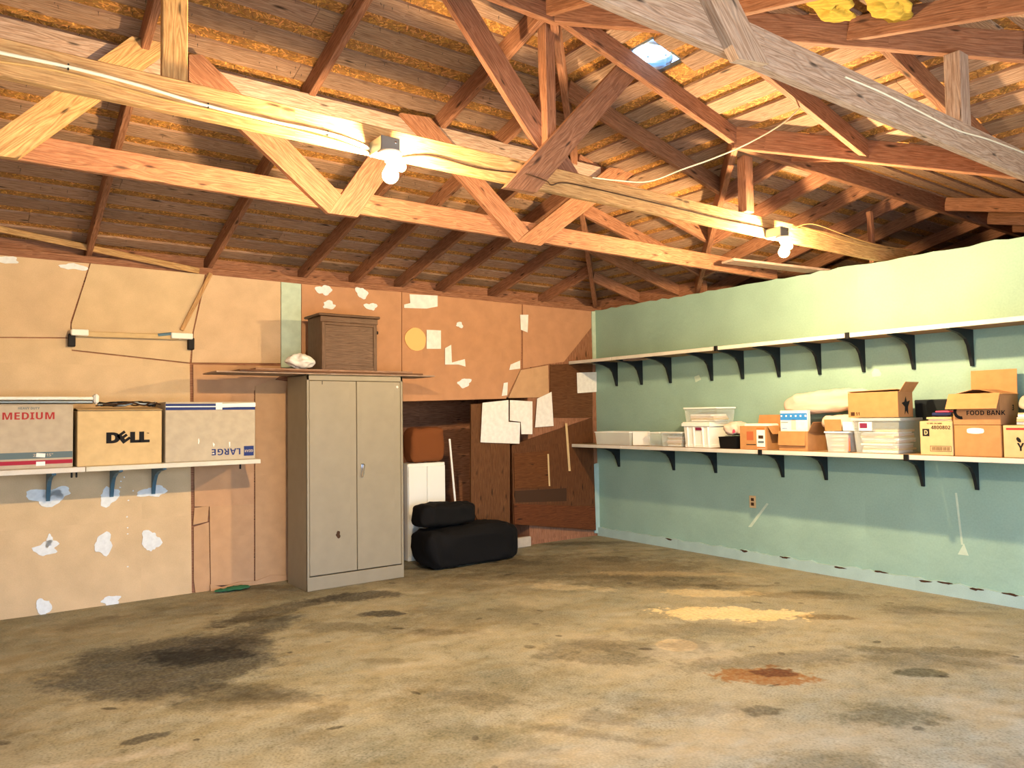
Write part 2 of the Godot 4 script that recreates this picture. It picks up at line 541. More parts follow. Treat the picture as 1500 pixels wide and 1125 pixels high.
func make_materials() -> void:
	var g1 := grain(3)
	var g2 := grain(40)
	var ws := Vector3(0.75, 3.0, 1)
	M.fir = mat(Color(0.85, 0.71, 0.50), 0.75, g1, true, ws)          # chords
	M.red_wood = mat(Color(0.68, 0.50, 0.39), 0.75, g2, true, ws)     # webs and rafters
	M.board = mat(Color(0.74, 0.63, 0.54), 0.85, g2, true, ws)        # skip sheathing
	M.grey_wood = mat(Color(0.76, 0.68, 0.62), 0.8, g1, true, ws)
	M.cupboard = mat(Color(0.47, 0.38, 0.31), 0.5, g2, true, ws)
	M.brown_wood = mat(Color(0.45, 0.31, 0.20), 0.5, g2, true, ws)
	M.osb = mat(Color(0.95, 0.90, 0.84), 0.8, osb_texture(), true, Vector3(1.3, 1.3, 1))
	var mo := mottle(7, 0.95, 0.05, 0.03)
	var mo2 := mottle(17, 0.90, 0.16, 0.05, 384, 0.02)
	M.concrete = mat(Color(0.90, 0.90, 0.88), 0.8, floor_texture())
	M.concrete.normal_enabled = true
	M.concrete.normal_texture = bumps(31, 0.06, 3.0)
	M.concrete.normal_scale = 0.35
	M.paint = mat(Color(0.57, 0.70, 0.645), 0.75, mottle(57, 0.95, 0.05, 0.03, 512, 0.008), false, Vector3(0.3, 0.3, 1))
	M.paint.normal_enabled = true
	M.paint.normal_texture = bumps(32, 0.05, 4.0)
	M.paint.normal_scale = 0.12
	M.footing = mat(Color(0.64, 0.75, 0.73), 0.8, mo, false, Vector3(0.8, 0.8, 1))
	M.pale_paint = mat(Color(0.74, 0.82, 0.74), 0.8, mo, false, Vector3(2, 2, 1))
	M.drywall = mat(Color(0.82, 0.72, 0.57), 0.9, mo, true, Vector3(0.8, 0.8, 1))
	M.card = mat(Color(0.76, 0.61, 0.46), 0.9, mo, true, Vector3(1.2, 1.2, 1))
	M.fibre = mat(Color(0.74, 0.56, 0.42), 0.9, mo, true, Vector3(1.0, 1.0, 1))
	M.spackle = mat(Color(0.89, 0.92, 0.93), 0.9, mo, false, Vector3(4, 4, 1))
	M.paper = mat(Color(0.92, 0.92, 0.90), 0.85, mo, false, Vector3(3, 3, 1))
	M.kraft = mat(Color(0.72, 0.53, 0.34), 0.85, mo, true, Vector3(2, 2, 1))
	M.kraft_pale = mat(Color(0.80, 0.70, 0.52), 0.85, mo, true, Vector3(2, 2, 1))
	M.kraft_grey = mat(Color(0.72, 0.68, 0.61), 0.85, mo, true, Vector3(2, 2, 1))
	M.cabinet = mat(Color(0.55, 0.52, 0.44), 0.45, mottle(27, 0.97, 0.04, 0.01), false, Vector3(1, 1, 1))
	M.cabinet.metallic_specular = 0.5
	M.dark_gap = mat(Color(0.05, 0.05, 0.05), 0.9)
	M.chrome = mat(Color(0.8, 0.82, 0.85), 0.2)
	M.chrome.metallic = 1.0
	M.steel = mat(Color(0.55, 0.60, 0.63), 0.4)
	M.steel.metallic = 0.8
	M.bracket_blue = mat(Color(0.28, 0.42, 0.50), 0.5)
	M.bracket_black = mat(Color(0.10, 0.13, 0.15), 0.5)
	M.shelf = mat(Color(0.83, 0.82, 0.78), 0.6, mo, true, Vector3(1, 1, 1))
	M.shelf_top = mat(Color(0.72, 0.62, 0.48), 0.7, g1, true, ws)
	M.white = mat(Color(0.90, 0.90, 0.88), 0.5)
	M.white_plastic = mat(Color(0.88, 0.89, 0.86), 0.4)
	M.porcelain = mat(Color(0.93, 0.92, 0.88), 0.25)
	M.black = mat(Color(0.035, 0.035, 0.04), 0.6)
	M.black_bag = mat(Color(0.012, 0.012, 0.014), 0.85)
	M.ink = mat(Color(0.08, 0.08, 0.09), 0.8)
	M.ink_red = mat(Color(0.62, 0.20, 0.20), 0.8)
	M.ink_crimson = mat(Color(0.60, 0.16, 0.24), 0.8)
	M.ink_slate = mat(Color(0.36, 0.43, 0.45), 0.8)
	M.ink_blue = mat(Color(0.13, 0.20, 0.42), 0.7)
	M.print_blue = mat(Color(0.20, 0.50, 0.78), 0.7)
	M.ink_brown = mat(Color(0.24, 0.16, 0.10), 0.85)
	M.orange = mat(Color(0.85, 0.42, 0.20), 0.8)
	M.pink = mat(Color(0.85, 0.30, 0.42), 0.7)
	M.plum = mat(Color(0.45, 0.14, 0.26), 0.6)
	M.navy = mat(Color(0.12, 0.14, 0.30), 0.6)
	M.green = mat(Color(0.16, 0.36, 0.24), 0.7)
	M.linen = mat(Color(0.88, 0.79, 0.72), 0.95, mo, false, Vector3(4, 4, 1))
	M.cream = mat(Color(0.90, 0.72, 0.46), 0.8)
	M.cable = mat(Color(0.86, 0.84, 0.74), 0.5)
	M.cable_tan = mat(Color(0.72, 0.58, 0.36), 0.5)
	M.clear = mat(Color(0.86, 0.90, 0.88, 0.30), 0.12)
	M.clear.transparency = BaseMaterial3D.TRANSPARENCY_ALPHA
	M.frost = mat(Color(0.86, 0.88, 0.86, 0.45), 0.25)
	M.frost.transparency = BaseMaterial3D.TRANSPARENCY_ALPHA
	M.skylight = mat(Color(0.35, 0.62, 0.85, 0.55), 0.1)
	M.skylight.transparency = BaseMaterial3D.TRANSPARENCY_ALPHA
	M.insulation = mat(Color(0.78, 0.66, 0.25), 1.0, mo2, false, Vector3(5, 5, 1))
	M.bulb = mat(Color(1, 0.95, 0.85), 0.3)
	M.bulb.emission_enabled = true
	M.bulb.emission = Color(1.0, 0.86, 0.64)
	M.bulb.emission_energy_multiplier = 9.0
	M.rust = mat(Color(0.45, 0.26, 0.13), 0.95)
	M.outside = mat(Color(0.66, 0.64, 0.61), 0.9)
func _ready() -> void:
	rng.seed = 77
	aim()
	var cam := Camera3D.new()
	cam.name = "camera"
	cam.fov = 2.0 * rad_to_deg(atan(562.5 / FOC))
	cam.near = 0.02
	cam.far = 200.0
	add_child(cam)
	cam.transform = Transform3D(Basis(rt, up, -fw), CAM)
	cam.current = true
	var we := WorldEnvironment.new()
	we.name = "environment"
	var env := Environment.new()
	env.background_mode = Environment.BG_SKY
	var sky := Sky.new()
	var sm := ProceduralSkyMaterial.new()
	sm.sky_top_color = Color(0.50, 0.68, 0.92)
	sm.sky_horizon_color = Color(0.82, 0.88, 0.94)
	sm.ground_horizon_color = Color(0.62, 0.62, 0.60)
	sm.ground_bottom_color = Color(0.45, 0.44, 0.42)
	sm.sky_energy_multiplier = SKY_ENERGY
	sky.sky_material = sm
	env.sky = sky
	env.ambient_light_source = Environment.AMBIENT_SOURCE_DISABLED
	env.tonemap_mode = Environment.TONE_MAPPER_LINEAR
	env.tonemap_exposure = EXPOSURE
	env.sdfgi_enabled = true
	env.ssao_enabled = true
	env.ssil_enabled = true
	we.environment = env
	add_child(we)
	var sun := DirectionalLight3D.new()
	sun.name = "sun"
	sun.light_color = Color(1.0, 0.96, 0.88)
	sun.light_energy = SUN_ENERGY
	sun.shadow_enabled = true
	add_child(sun)
	sun.look_at_from_position(Vector3(6, 9, -2.5), Vector3.ZERO, Vector3.UP)
	make_materials()
	build_shell()
	build_roof()
	build_trusses()
	build_lamps()
	build_back_wall()
	build_right_wall()
	build_left_shelf()
	build_cabinet()
	build_corner_clutter()
	build_right_shelf_goods()

const SKY_ENERGY := 2.8
const SUN_ENERGY := 20.0
const EXPOSURE := 1.05
const BULB_ENERGY := 9.0

func solid(called: String, lo: Vector3, hi: Vector3, m: Material, parent: Node3D, bev := 0.0) -> MeshInstance3D:
	return part(called, box(hi - lo, bev, Color.WHITE, Vector2(lo.x + lo.z, lo.y)), m, parent, at((lo + hi) * 0.5))

func build_shell() -> void:
	# floor with planar uv so that the stains lie where they are
	var st := mb()
	var c := [Vector3(LEFT, 0, DEPTH + 0.1), Vector3(0.2, 0, DEPTH + 0.1), Vector3(0.2, 0, -0.3), Vector3(LEFT, 0, -0.3)]
	var uv := []
	for p in c:
		uv.append(Vector2((p.x + 6.6) / 6.6, p.z / 6.6))
	quad(st, c[0], c[1], c[2], c[3], uv[0], uv[1], uv[2], uv[3])
	var dn := Vector3(0, -0.15, 0)
	for i in 4:
		var j := (i + 1) % 4
		quad(st, c[i] + dn, c[j] + dn, c[j], c[i], uv[i], uv[j], uv[j], uv[i])
	quad(st, c[3] + dn, c[2] + dn, c[1] + dn, c[0] + dn, uv[3], uv[2], uv[1], uv[0])
	var f := part("floor", st.commit(), M.concrete, self)
	tag(f, "grey brown concrete garage floor with dark oil stains and pale flaked patches", "floor", "", "structure")
	var o: Node3D
	# door wall behind the camera, with the open garage door
	o = thing("wall_front", "plain wall around the open garage door", "wall", Vector3.ZERO, 0, "", "structure")
	solid("pier", Vector3(-1.5, 0, DEPTH), Vector3(0.2, WALL_H, DEPTH + 0.15), M.paint, o)
	solid("pier", Vector3(LEFT - 0.2, 0, DEPTH), Vector3(-8.2, WALL_H, DEPTH + 0.15), M.paint, o)
	solid("header", Vector3(-8.2, 2.25, DEPTH), Vector3(-1.5, WALL_H, DEPTH + 0.15), M.paint, o)
	solid("blocking", Vector3(LEFT - 0.2, WALL_H, DEPTH + 0.04), Vector3(0.2, 2.9, DEPTH + 0.15), M.red_wood, o)
	o = thing("wall_left", "plain far side wall of the garage", "wall", Vector3.ZERO, 0, "", "structure")
	solid("panel", Vector3(LEFT - 0.2, 0, -0.3), Vector3(LEFT, 4.1, DEPTH + 0.15), M.drywall, o)
	# driveway outside the door
	f = part("driveway", box(Vector3(30, 0.1, 14), 0.0), M.outside, self, at(Vector3(-4, -0.07, DEPTH + 7.1)))
	tag(f, "pale concrete driveway outside the open garage door", "driveway", "", "structure")

# ------------------------------------------------------------------ roof
func clip_x(poly: PackedVector2Array, x0: float, x1: float, y0: float, y1: float) -> Array:
	return Geometry2D.intersect_polygons(poly, PackedVector2Array([Vector2(x0, y0), Vector2(x1, y0), Vector2(x1, y1), Vector2(x0, y1)]))
# boards and strand board of one roof plane; poly in (along boards, up the slope); hole: centre and half side in the same frame
func deck(parent: Node3D, xf: Transform3D, poly: PackedVector2Array, v0: float, v1: float, hole: Variant, joint: float) -> void:
	var bw := 0.135
	var pitch := 0.232
	var lo := 1e9
	var hi := -1e9
	for p in poly:
		lo = min(lo, p.x)
		hi = max(hi, p.x)
	var v := v0
	var row := 0
	while v < v1:
		var cuts := [lo]
		var u := lo + 0.4 + fmod(row * 1.37, joint)
		while u < hi - 0.3:
			cuts.append(u)
			u += joint * (0.8 + 0.4 * fmod(row * 0.618, 1.0))
		cuts.append(hi)
		var segs := []
		for i in cuts.size() - 1:
			segs.append([cuts[i] + 0.0015, cuts[i + 1] - 0.0015])
		if hole != null and abs(v + bw * 0.5 - hole.y) < hole.z + bw * 0.5:
			var cut := []
			for s in segs:
				if s[1] < hole.x - hole.z or s[0] > hole.x + hole.z:
					cut.append(s)
				else:
					if s[0] < hole.x - hole.z - 0.02:
						cut.append([s[0], hole.x - hole.z])
					if s[1] > hole.x + hole.z + 0.02:
						cut.append([hole.x + hole.z, s[1]])
			segs = cut
		var w := bw * (0.96 + 0.08 * fmod(row * 0.77, 1.0))
		for s in segs:
			for piece in clip_x(poly, s[0], s[1], v, v + w):
				if piece.size() >= 3:
					part("roof_board", slab(piece, xf, 0.018, tint(0.24), Vector2(rng.randf() * 5.0, rng.randf() * 5.0)), M.board, parent)
		v += pitch
		row += 1
	var sheet := xf * Transform3D(Basis.IDENTITY, Vector3(0, 0, -0.0185))
	var st := mb()
	if hole == null:
		add_slab(st, poly, sheet, 0.012)
	else:
		var h: Vector3 = hole
		for r in [[lo, h.x - h.z, -9.0, 9.0], [h.x + h.z, hi, -9.0, 9.0], [h.x - h.z, h.x + h.z, -9.0, h.y - h.z], [h.x - h.z, h.x + h.z, h.y + h.z, 9.0]]:
			for piece in clip_x(poly, r[0], r[1], r[2], r[3]):
				add_slab(st, piece, sheet, 0.012)
	part("strand_board", st.commit(), M.osb, parent)
func plane(o: Vector3, u: Vector3, v: Vector3) -> Transform3D:
	return Transform3D(Basis(u, v.normalized(), u.cross(v.normalized())), o)

func build_roof() -> void:
	var R := 0.12                      # rafter depth
	var y0 := 2.905                    # underside of the boards above the wall line
	var yb := 2.905 - R * K * 0.5      # rafter centre line above the wall line
	var S := 3.6
	var roof := thing("ceiling", "open hip roof with brown board sheathing over strand board", "roof", Vector3.ZERO, 0, "", "structure")
	# back plane
	deck(roof, plane(Vector3(0, y0, 0), Vector3.RIGHT, Vector3(0, 0.25, 1)), PackedVector2Array([Vector2(LEFT, -0.35), Vector2(0.35, -0.35), Vector2(-S, S * K), Vector2(LEFT, S * K)]), -0.30, S * K, null, 3.1)
	# plane over the right wall, cut by the two valleys
	deck(roof, plane(Vector3(0, y0, 0), Vector3.BACK, Vector3(-1, 0.25, 0)), PackedVector2Array([Vector2(-0.35, -0.35), Vector2(1.25, -0.35), Vector2(S, 2.0 * K), Vector2(5.95, -0.35), Vector2(7.55, -0.35), Vector2(S, S * K)]), -0.30, S * K, Vector3(VENTS[0].y, -VENTS[0].x * K, 0.15), 2.6)
	# plane over the door wall
	deck(roof, plane(Vector3(0, y0, DEPTH), Vector3.LEFT, Vector3(0, 0.25, -1)), PackedVector2Array([Vector2(-0.35, -0.35), Vector2(-LEFT, -0.35), Vector2(-LEFT, S * K), Vector2(S, S * K)]), -0.30, S * K, null, 3.4)
	# lower roof that runs on over the wall between the valleys
	var ye := y0 + 0.5 - 0.25 * 2.3
	deck(roof, plane(Vector3(0, ye, 1.3), Vector3.RIGHT, Vector3(0, 0.25, 1)), PackedVector2Array([Vector2(0.3, 0), Vector2(6, 0), Vector2(6, 2.3 * K), Vector2(-2, 2.3 * K)]), 0.03, 2.3 * K, null, 2.2)
	deck(roof, plane(Vector3(0, ye, 5.9), Vector3.LEFT, Vector3(0, 0.25, -1)), PackedVector2Array([Vector2(-6, 0), Vector2(-0.3, 0), Vector2(2, 2.3 * K), Vector2(-6, 2.3 * K)]), 0.03, 2.3 * K, Vector3(-VENTS[1].x, (5.9 - VENTS[1].y) * K, 0.13), 2.2)
	# nail points that came through the boards
	var nails := mb()
	for i in 520:
		var zz := rng.randf_range(0.1, 3.4)
		var row := floori((zz * K + 0.3) / 0.232)
		zz = ((row + rng.randf_range(0.2, 0.95)) * 0.232 - 0.3) / K
		var p := Vector3(rng.randf_range(-6.6, -zz - 0.1), y0 + 0.25 * zz + 0.002, zz)
		var tip := p + Vector3(rng.randf_range(-0.006, 0.006), -rng.randf_range(0.015, 0.032), rng.randf_range(-0.006, 0.006))
		for e in 3:
			var a0 := TAU * e / 3.0
			var a1 := TAU * (e + 1) / 3.0
			tri(nails, p + Vector3(cos(a1), 0, sin(a1)) * 0.0022, p + Vector3(cos(a0), 0, sin(a0)) * 0.0022, tip)
	part("nail_points", nails.commit(), M.bracket_black, roof).set_meta("kind", "stuff")
	# rafters of the back plane
	for x in [-8.2, -7.3, -6.36, -5.43, -4.5, -3.65, -3.13, -2.63, -2.13, -1.46, -0.74]:
		var z1: float = min(S, -x) - 0.02
		beam("rafter", Vector3(x, yb - 0.0625, -0.25), Vector3(x - (0.1 if x < -4 else 0.0), yb + 0.25 * z1, z1), 0.042, R, M.red_wood, roof, Vector3.UP, 0.15)
		if x < -S:
			beam("rafter", Vector3(x, yb - 0.0625, DEPTH + 0.25), Vector3(x, yb + 0.25 * S, DEPTH - S), 0.042, R, M.red_wood, roof, Vector3.UP, 0.15)
	for x in [-0.7, -1.3, -1.9, -2.5, -3.1]:
		beam("rafter", Vector3(x, yb - 0.0625, DEPTH + 0.25), Vector3(x, yb + 0.25 * -x, DEPTH + x + 0.02), 0.042, R, M.red_wood, roof, Vector3.UP, 0.15)
	# rafters over the right wall
	for z in [0.6, 1.2, 1.8, 2.4, 3.07, 3.6, 4.2, 4.81, 5.4, 6.0, 6.6]:
		var dz: float = abs(z - S)
		var xa := 0.25
		if dz < 2.0:
			xa = -(2.0 - dz) + 0.03
		var xb := -(S - dz) + 0.02
		if z == 3.6:
			xb = -S + 0.03
		beam("rafter", Vector3(xa, yb - 0.25 * xa, z), Vector3(xb, yb - 0.25 * xb, z), 0.042, R, M.red_wood, roof, Vector3.UP, 0.15)
	# hips, valleys and ridges
	var yh := yb - 0.01
	beam("hip_rafter", Vector3(0.1, yh - 0.025, -0.1), Vector3(-S, yh + 0.25 * S, S), 0.045, 0.15, M.red_wood, roof)
	beam("hip_rafter", Vector3(0.1, yh - 0.025, DEPTH + 0.1), Vector3(-S, yh + 0.25 * S, S), 0.045, 0.15, M.red_wood, roof)
	beam("ridge_board", Vector3(LEFT, yh + 0.25 * S, S), Vector3(-S + 0.03, yh + 0.25 * S, S), 0.04, 0.16, M.red_wood, roof)
	for s in [-1.0, 1.0]:
		beam("valley_rafter", Vector3(-2.0, yh + 0.5, S), Vector3(0.12, yh - 0.03, S + 2.12 * s), 0.045, 0.15, M.red_wood, roof)
	beam("ridge_board", Vector3(-2.0, yh + 0.5, S), Vector3(6.0, yh + 0.5, S), 0.04, 0.14, M.red_wood, roof)
	for x in [-1.35, -0.75, -0.15, 0.45, 1.05, 1.95, 2.55, 3.4, 4.3]:
		for s in [-1.0, 1.0]:
			var run: float = 2.25 if x >= 0.0 else 2.0 + x
			if s > 0 and x > -1.0 and x < 0.5:
				continue
			beam("rafter", Vector3(x, yb + 0.5 - 0.25 * run, S + run * s), Vector3(x, yb + 0.5, S + 0.02 * s), 0.042, R, M.red_wood, roof, Vector3.UP, 0.15)
	# the loft of the lower roof beyond the wall
	var o := thing("wall_loft", "boarded loft space beyond the top of the right wall", "wall", Vector3.ZERO, 0, "", "structure")
	solid("loft_side", Vector3(0.2, 2.3, 1.2), Vector3(6.0, 2.95, 1.3), M.board, o)
	solid("loft_side", Vector3(0.2, 2.3, 5.9), Vector3(6.0, 2.95, 6.0), M.board, o)
	solid("loft_end", Vector3(6.0, 2.3, 1.2), Vector3(6.1, 3.5, 6.0), M.board, o)
	solid("loft_floor", Vector3(0.2, 2.25, 1.2), Vector3(6.1, 2.32, 6.0), M.board, o)
	# round skylight vents
	var k := 0
	for v in VENTS:
		var yv: float = (y0 - 0.25 * v.x) if k == 0 else (y0 + 0.5 - 0.25 * (v.y - S))
		var tilt := Vector3(0, 0, -atan(0.25)) if k == 0 else Vector3(atan(0.25), 0, 0)
		var t := thing("roof_vent", ["round blue roof vent behind the rafter above the corner shelf wall", "roof vent with bright sky showing through in the dark loft"][k], "vent", Vector3(v.x, yv, v.y))
		t.rotation = tilt
		var fl := mb()
		for q in 4:
			var a := Basis(Vector3.UP, q * PI / 2)
			add_box(fl, Vector3(0.36, 0.004, 0.06), Transform3D(a, a * Vector3(0, 0.035, 0.15)))
		part("flashing", fl.commit(), M.steel, t)
		part("collar", lathe([[0.128, 0.03], [0.13, 0.03], [0.13, 0.10], [0.128, 0.10], [0.128, 0.03]], 32), M.steel, t)
		var dome := part("dome", lathe([[0.13, 0.10], [0.115, 0.125], [0.07, 0.14], [0.0, 0.145]], 32), M.skylight, t)
		for q in 6:
			var an := TAU * q / 6.0
			part("rivet", lathe([[0.0, 0.0], [0.006, 0.0], [0.005, -0.004], [0.0, -0.005]], 8), M.steel, dome, at(Vector3(0.115 * cos(an), 0.112, 0.115 * sin(an))))
		k += 1
	# scraps of yellow insulation tucked over the near hip
	for q in [[1218, 6, 21, "wide tuft of yellow insulation beside the near hip rafter"], [1302, 4, 22, "smaller tuft of yellow insulation above the hip rafter"]]:
		var d := ray(q[0], q[1])
		var t: float = (y0 - 0.03 + 0.25 * DEPTH - (CAM.y + 0.25 * CAM.z)) / (d.y + 0.25 * d.z)
		var p := CAM + d * t
		var n := part(numbered("insulation_scrap"), lump(Vector3(0.36, 0.035, 0.2), 0.8, 0.022, q[2], 14.0, 14), M.insulation, self, turned(p + Vector3(0, -0.015, 0), Vector3(atan(0.25), 0.3, 0)))
		tag(n, q[3], "insulation")

func build_trusses() -> void:
	# truss under the ridge, with the lamps
	var z1 := 3.53
	var t := thing("roof_truss", "honey coloured roof truss that carries both bare bulbs and the cables", "truss")
	beam("bottom_chord", Vector3(LEFT, 2.79, z1 - 0.02), Vector3(0.6, 2.79, z1 - 0.02), 0.04, 0.142, M.fir, t)
	part("web", slab(poly_z([[740, 274], [786, 282], [949, 92], [922, 77]], z1 + 0.04), at(Vector3(0, 0, z1 + 0.04)), 0.038, Color(0.85, 0.9, 0.95), Vector2(0.3, 0.8), true), M.red_wood, t)
	part("web", slab(poly_z([[636, -30], [671, -30], [850, 258], [818, 262]], z1 - 0.041), at(Vector3(0, 0, z1 - 0.041)), 0.036, Color(0.85, 0.85, 0.92), Vector2(1.3, 0.2), true), M.red_wood, t)
	beam("king_post", Vector3(-3.575, 2.86, z1 - 0.03), Vector3(-3.575, 3.70, z1 - 0.03), 0.07, 0.075, M.red_wood, t, Vector3.BACK)
	beam("post", Vector3(-5.567, 2.78, z1 - 0.062), Vector3(-5.567, 3.66, z1 - 0.062), 0.04, 0.10, M.fir, t, Vector3.RIGHT)
	beam("post", Vector3(-1.80, 2.86, z1 + 0.0), Vector3(-1.80, 3.26, z1 + 0.0), 0.07, 0.09, M.red_wood, t, Vector3.RIGHT)
	# flat topped truss nearer the back wall
	var z2 := 2.48
	t = thing("roof_truss", "reddish flat topped roof truss with zigzag webs close to the back wall", "truss")
	beam("bottom_chord", Vector3(LEFT, 2.795, z2 - 0.02), Vector3(0.1, 2.795, z2 - 0.02), 0.04, 0.138, M.red_wood, t, Vector3.UP, 0.02)
	beam("top_chord", Vector3(LEFT, 3.365, z2 - 0.02), Vector3(-2.2, 3.345, z2 - 0.02), 0.04, 0.12, M.grey_wood, t)
	var zf := z2 + 0.04
	var webs := [[[193, 53], [236, 62], [236, 82], [27, 232], [-45, 222], [0, 190]], [[277, 80], [297, 80], [500, 285], [481, 312], [277, 117]], [[481, 312], [560, 200], [604, 205], [524, 318]], [[587, 165], [630, 172], [775, 338], [757, 354]], [[757, 354], [893, 245], [935, 250], [792, 360]], [[-170, 60], [-130, 55], [-45, 210], [-90, 215]]]
	for w in webs:
		part("web", slab(poly_z(w, zf), at(Vector3(0, 0, zf)), 0.038, tint(0.08), Vector2(rng.randf() * 3.0, rng.randf()), true), M.fir if w == webs[0] else M.red_wood, t)
	# truss nearest the door
	var z3 := 5.14
	t = thing("roof_truss", "pale grey roof truss near the door with a short post", "truss")
	beam("bottom_chord", Vector3(LEFT, 2.79, z3 - 0.02), Vector3(0.1, 2.835, z3 - 0.02), 0.045, 0.15, M.grey_wood, t)
	part("web", slab(poly_z([[1012, -60], [1052, -60], [1127, 93], [1083, 86]], z3 + 0.042), at(Vector3(0, 0, z3 + 0.042)), 0.04, Color(1.1, 1.0, 0.95), Vector2(0.3, 0.8), true), M.grey_wood, t)
	beam("post", Vector3(-2.175, 2.88, z3 - 0.04), Vector3(-2.175, 3.27, z3 - 0.04), 0.08, 0.10, M.grey_wood, t, Vector3.RIGHT)
	# loose timber
	var p := on_y(1051, 388, 2.735)
	t = thing("plank", "pale plank laid flat from the truss onto the right wall", "plank")
	beam("board", Vector3(p.x, 2.862 - 0.11, 2.72), Vector3(0.12, 2.862 - 0.13, 2.95), 0.16, 0.022, M.grey_wood, t)
	t = thing("timber_prop", "thin upright wooden prop standing on the right wall under the valley", "timber")
	beam("stick", Vector3(0.05, WALL_H, 3.45), Vector3(0.02, 3.16, 3.45), 0.04, 0.05, M.red_wood, t, Vector3.RIGHT)
	t = thing("timber_strip", "thin lath strip hanging along the foot of the rafters", "timber")
	var a := on_z(-40, 327, 0.06)
	var b := on_z(292, 397, 0.06)
	beam("lath", a, b, 0.012, 0.05, M.fir, t)

# ------------------------------------------------------------------ lamps
func bulb_mesh(r: float) -> ArrayMesh:
	var pr := [[0.0, -2.6 * r]]
	for i in 9:
		var a := -PI / 2 + (PI * 0.72) * (i + 1) / 9.0
		pr.append([r * cos(a), -1.6 * r + r * sin(a)])
	pr.append([0.45 * r, -0.3 * r])
	pr.append([0.45 * r, 0.0])
	pr.append([0.0, 0.0])
	return lathe(pr, 20)
func build_lamps() -> void:
	var zf := 3.53
	var spots := [on_z(572, 262, zf + 0.115), on_z(1148, 355, zf + 0.115)]
	var labels := ["twin bare bulb lamp on the truss above the steel cabinet side", "twin bare bulb lamp on the truss near the green wall"]
	for i in 2:
		var p: Vector3 = spots[i]
		var top := Vector3(p.x, 2.715, zf + 0.115)
		var t := thing("bulb_lamp", labels[i], "lamp", top, 0, "bare bulb lamps")
		part("junction_box", box(Vector3(0.10, 0.07, 0.13), 0.004), M.steel, t, at(Vector3(-0.005, 0.02, -0.049)))
		part("cover_screw", lathe([[0, 0.002], [0.006, 0.002], [0.006, 0], [0, 0]], 10), M.chrome, t, turned(Vector3(0.02, 0.03, 0.0175), Vector3(PI / 2, 0, 0)))
		part("lamp_holder", lathe([[0.0, 0.0], [0.056, 0.0], [0.056, -0.012], [0.03, -0.02], [0.024, -0.045], [0.0, -0.045]], 24), M.porcelain, t, at(Vector3(0, -0.016, 0)))
		part("bulb", bulb_mesh(0.040), M.bulb, t, at(Vector3(0, -0.06, 0)))
		part("bulb", bulb_mesh(0.024), M.bulb, t, turned(Vector3(0.02, -0.055, 0.012), Vector3(0, 0, 0.95)))
		var l := OmniLight3D.new()
		l.name = "lamp_light"
		l.light_color = Color(1.0, 0.85, 0.64)
		l.light_energy = BULB_ENERGY
		l.omni_range = 25.0
		l.omni_attenuation = 2.0
		l.light_size = 0.035
		l.shadow_enabled = true
		t.add_child(l)
		l.position = Vector3(0, -0.115, 0)
	# cables
	var z := zf + 0.006
	var o := thing("cable", "white cable stapled along the truss towards the lamp over the cabinet", "cable")
	var pts := []
	for q in [[-60, 62], [0, 77], [100, 98], [200, 124], [300, 154], [400, 178], [480, 195], [530, 212], [552, 226]]:
		pts.append(on_z(q[0], q[1], z))
	part("sheath", tube_mesh(curve(pts), 0.0075), M.cable, o)
	for q in [[100, 98], [305, 155], [480, 195]]:
		part("staple", box(Vector3(0.006, 0.024, 0.012), 0.002), M.black, o, at(on_z(q[0], q[1], z)))
	o = thing("cable", "thin tan cable stapled just below the white one", "cable")
	pts = []
	for q in [[-60, 82], [0, 90], [70, 101], [140, 118], [240, 146], [330, 166], [480, 203], [540, 224], [556, 232]]:
		pts.append(on_z(q[0], q[1], z))
	part("sheath", tube_mesh(curve(pts), 0.005), M.cable_tan, o)
	o = thing("cable", "thin brown cable running along the truss between the two lamps", "cable")
	pts = []
	for q in [[584, 231], [630, 228], [700, 246], [755, 253]]:
		pts.append(on_z(q[0], q[1], z))
	for q in [[775, 256], [800, 265], [808, 271]]:
		pts.append(on_z(q[0], q[1], z + 0.042))
	for q in [[830, 268], [900, 283], [1000, 307], [1060, 322], [1105, 331], [1126, 336]]:
		pts.append(on_z(q[0], q[1], z))
	part("sheath", tube_mesh(curve(pts), 0.004), M.ink_brown, o)
	o = thing("cable", "two loose pale wires from the lamp to the wall top", "cable")
	for dy in [0.0, 9.0]:
		pts = []
		for q in [[1160, 335], [1190, 328 + dy], [1240, 345 + dy], [1290, 360 + dy * 0.5], [1338, 366]]:
			pts.append(on_z(q[0], q[1], z + 0.01))
		part("wire", tube_mesh(curve(pts), 0.004), M.cable_tan, o)
	o = thing("cable", "slack white wire hanging across the roof to the ridge truss", "cable")
	pts = []
	for q in [[1182, 146, 4.2], [1150, 178, 4.15], [1100, 208, 4.05], [1050, 230, 3.9], [1000, 248, 3.8], [950, 266, 3.7], [900, 264, 3.6], [868, 260, 3.54]]:
		pts.append(on_z(q[0], q[1], q[2]))
	part("wire", tube_mesh(curve(pts), 0.004), M.cable, o)
	o = thing("cable", "white wire lying along the top of the grey truss", "cable")
	pts = []
	for q in [[1238, 113], [1290, 135], [1350, 165], [1400, 190], [1450, 205], [1520, 232]]:
		pts.append(on_z(q[0], q[1], 5.147))
	part("wire", tube_mesh(curve(pts), 0.004), M.cable, o)
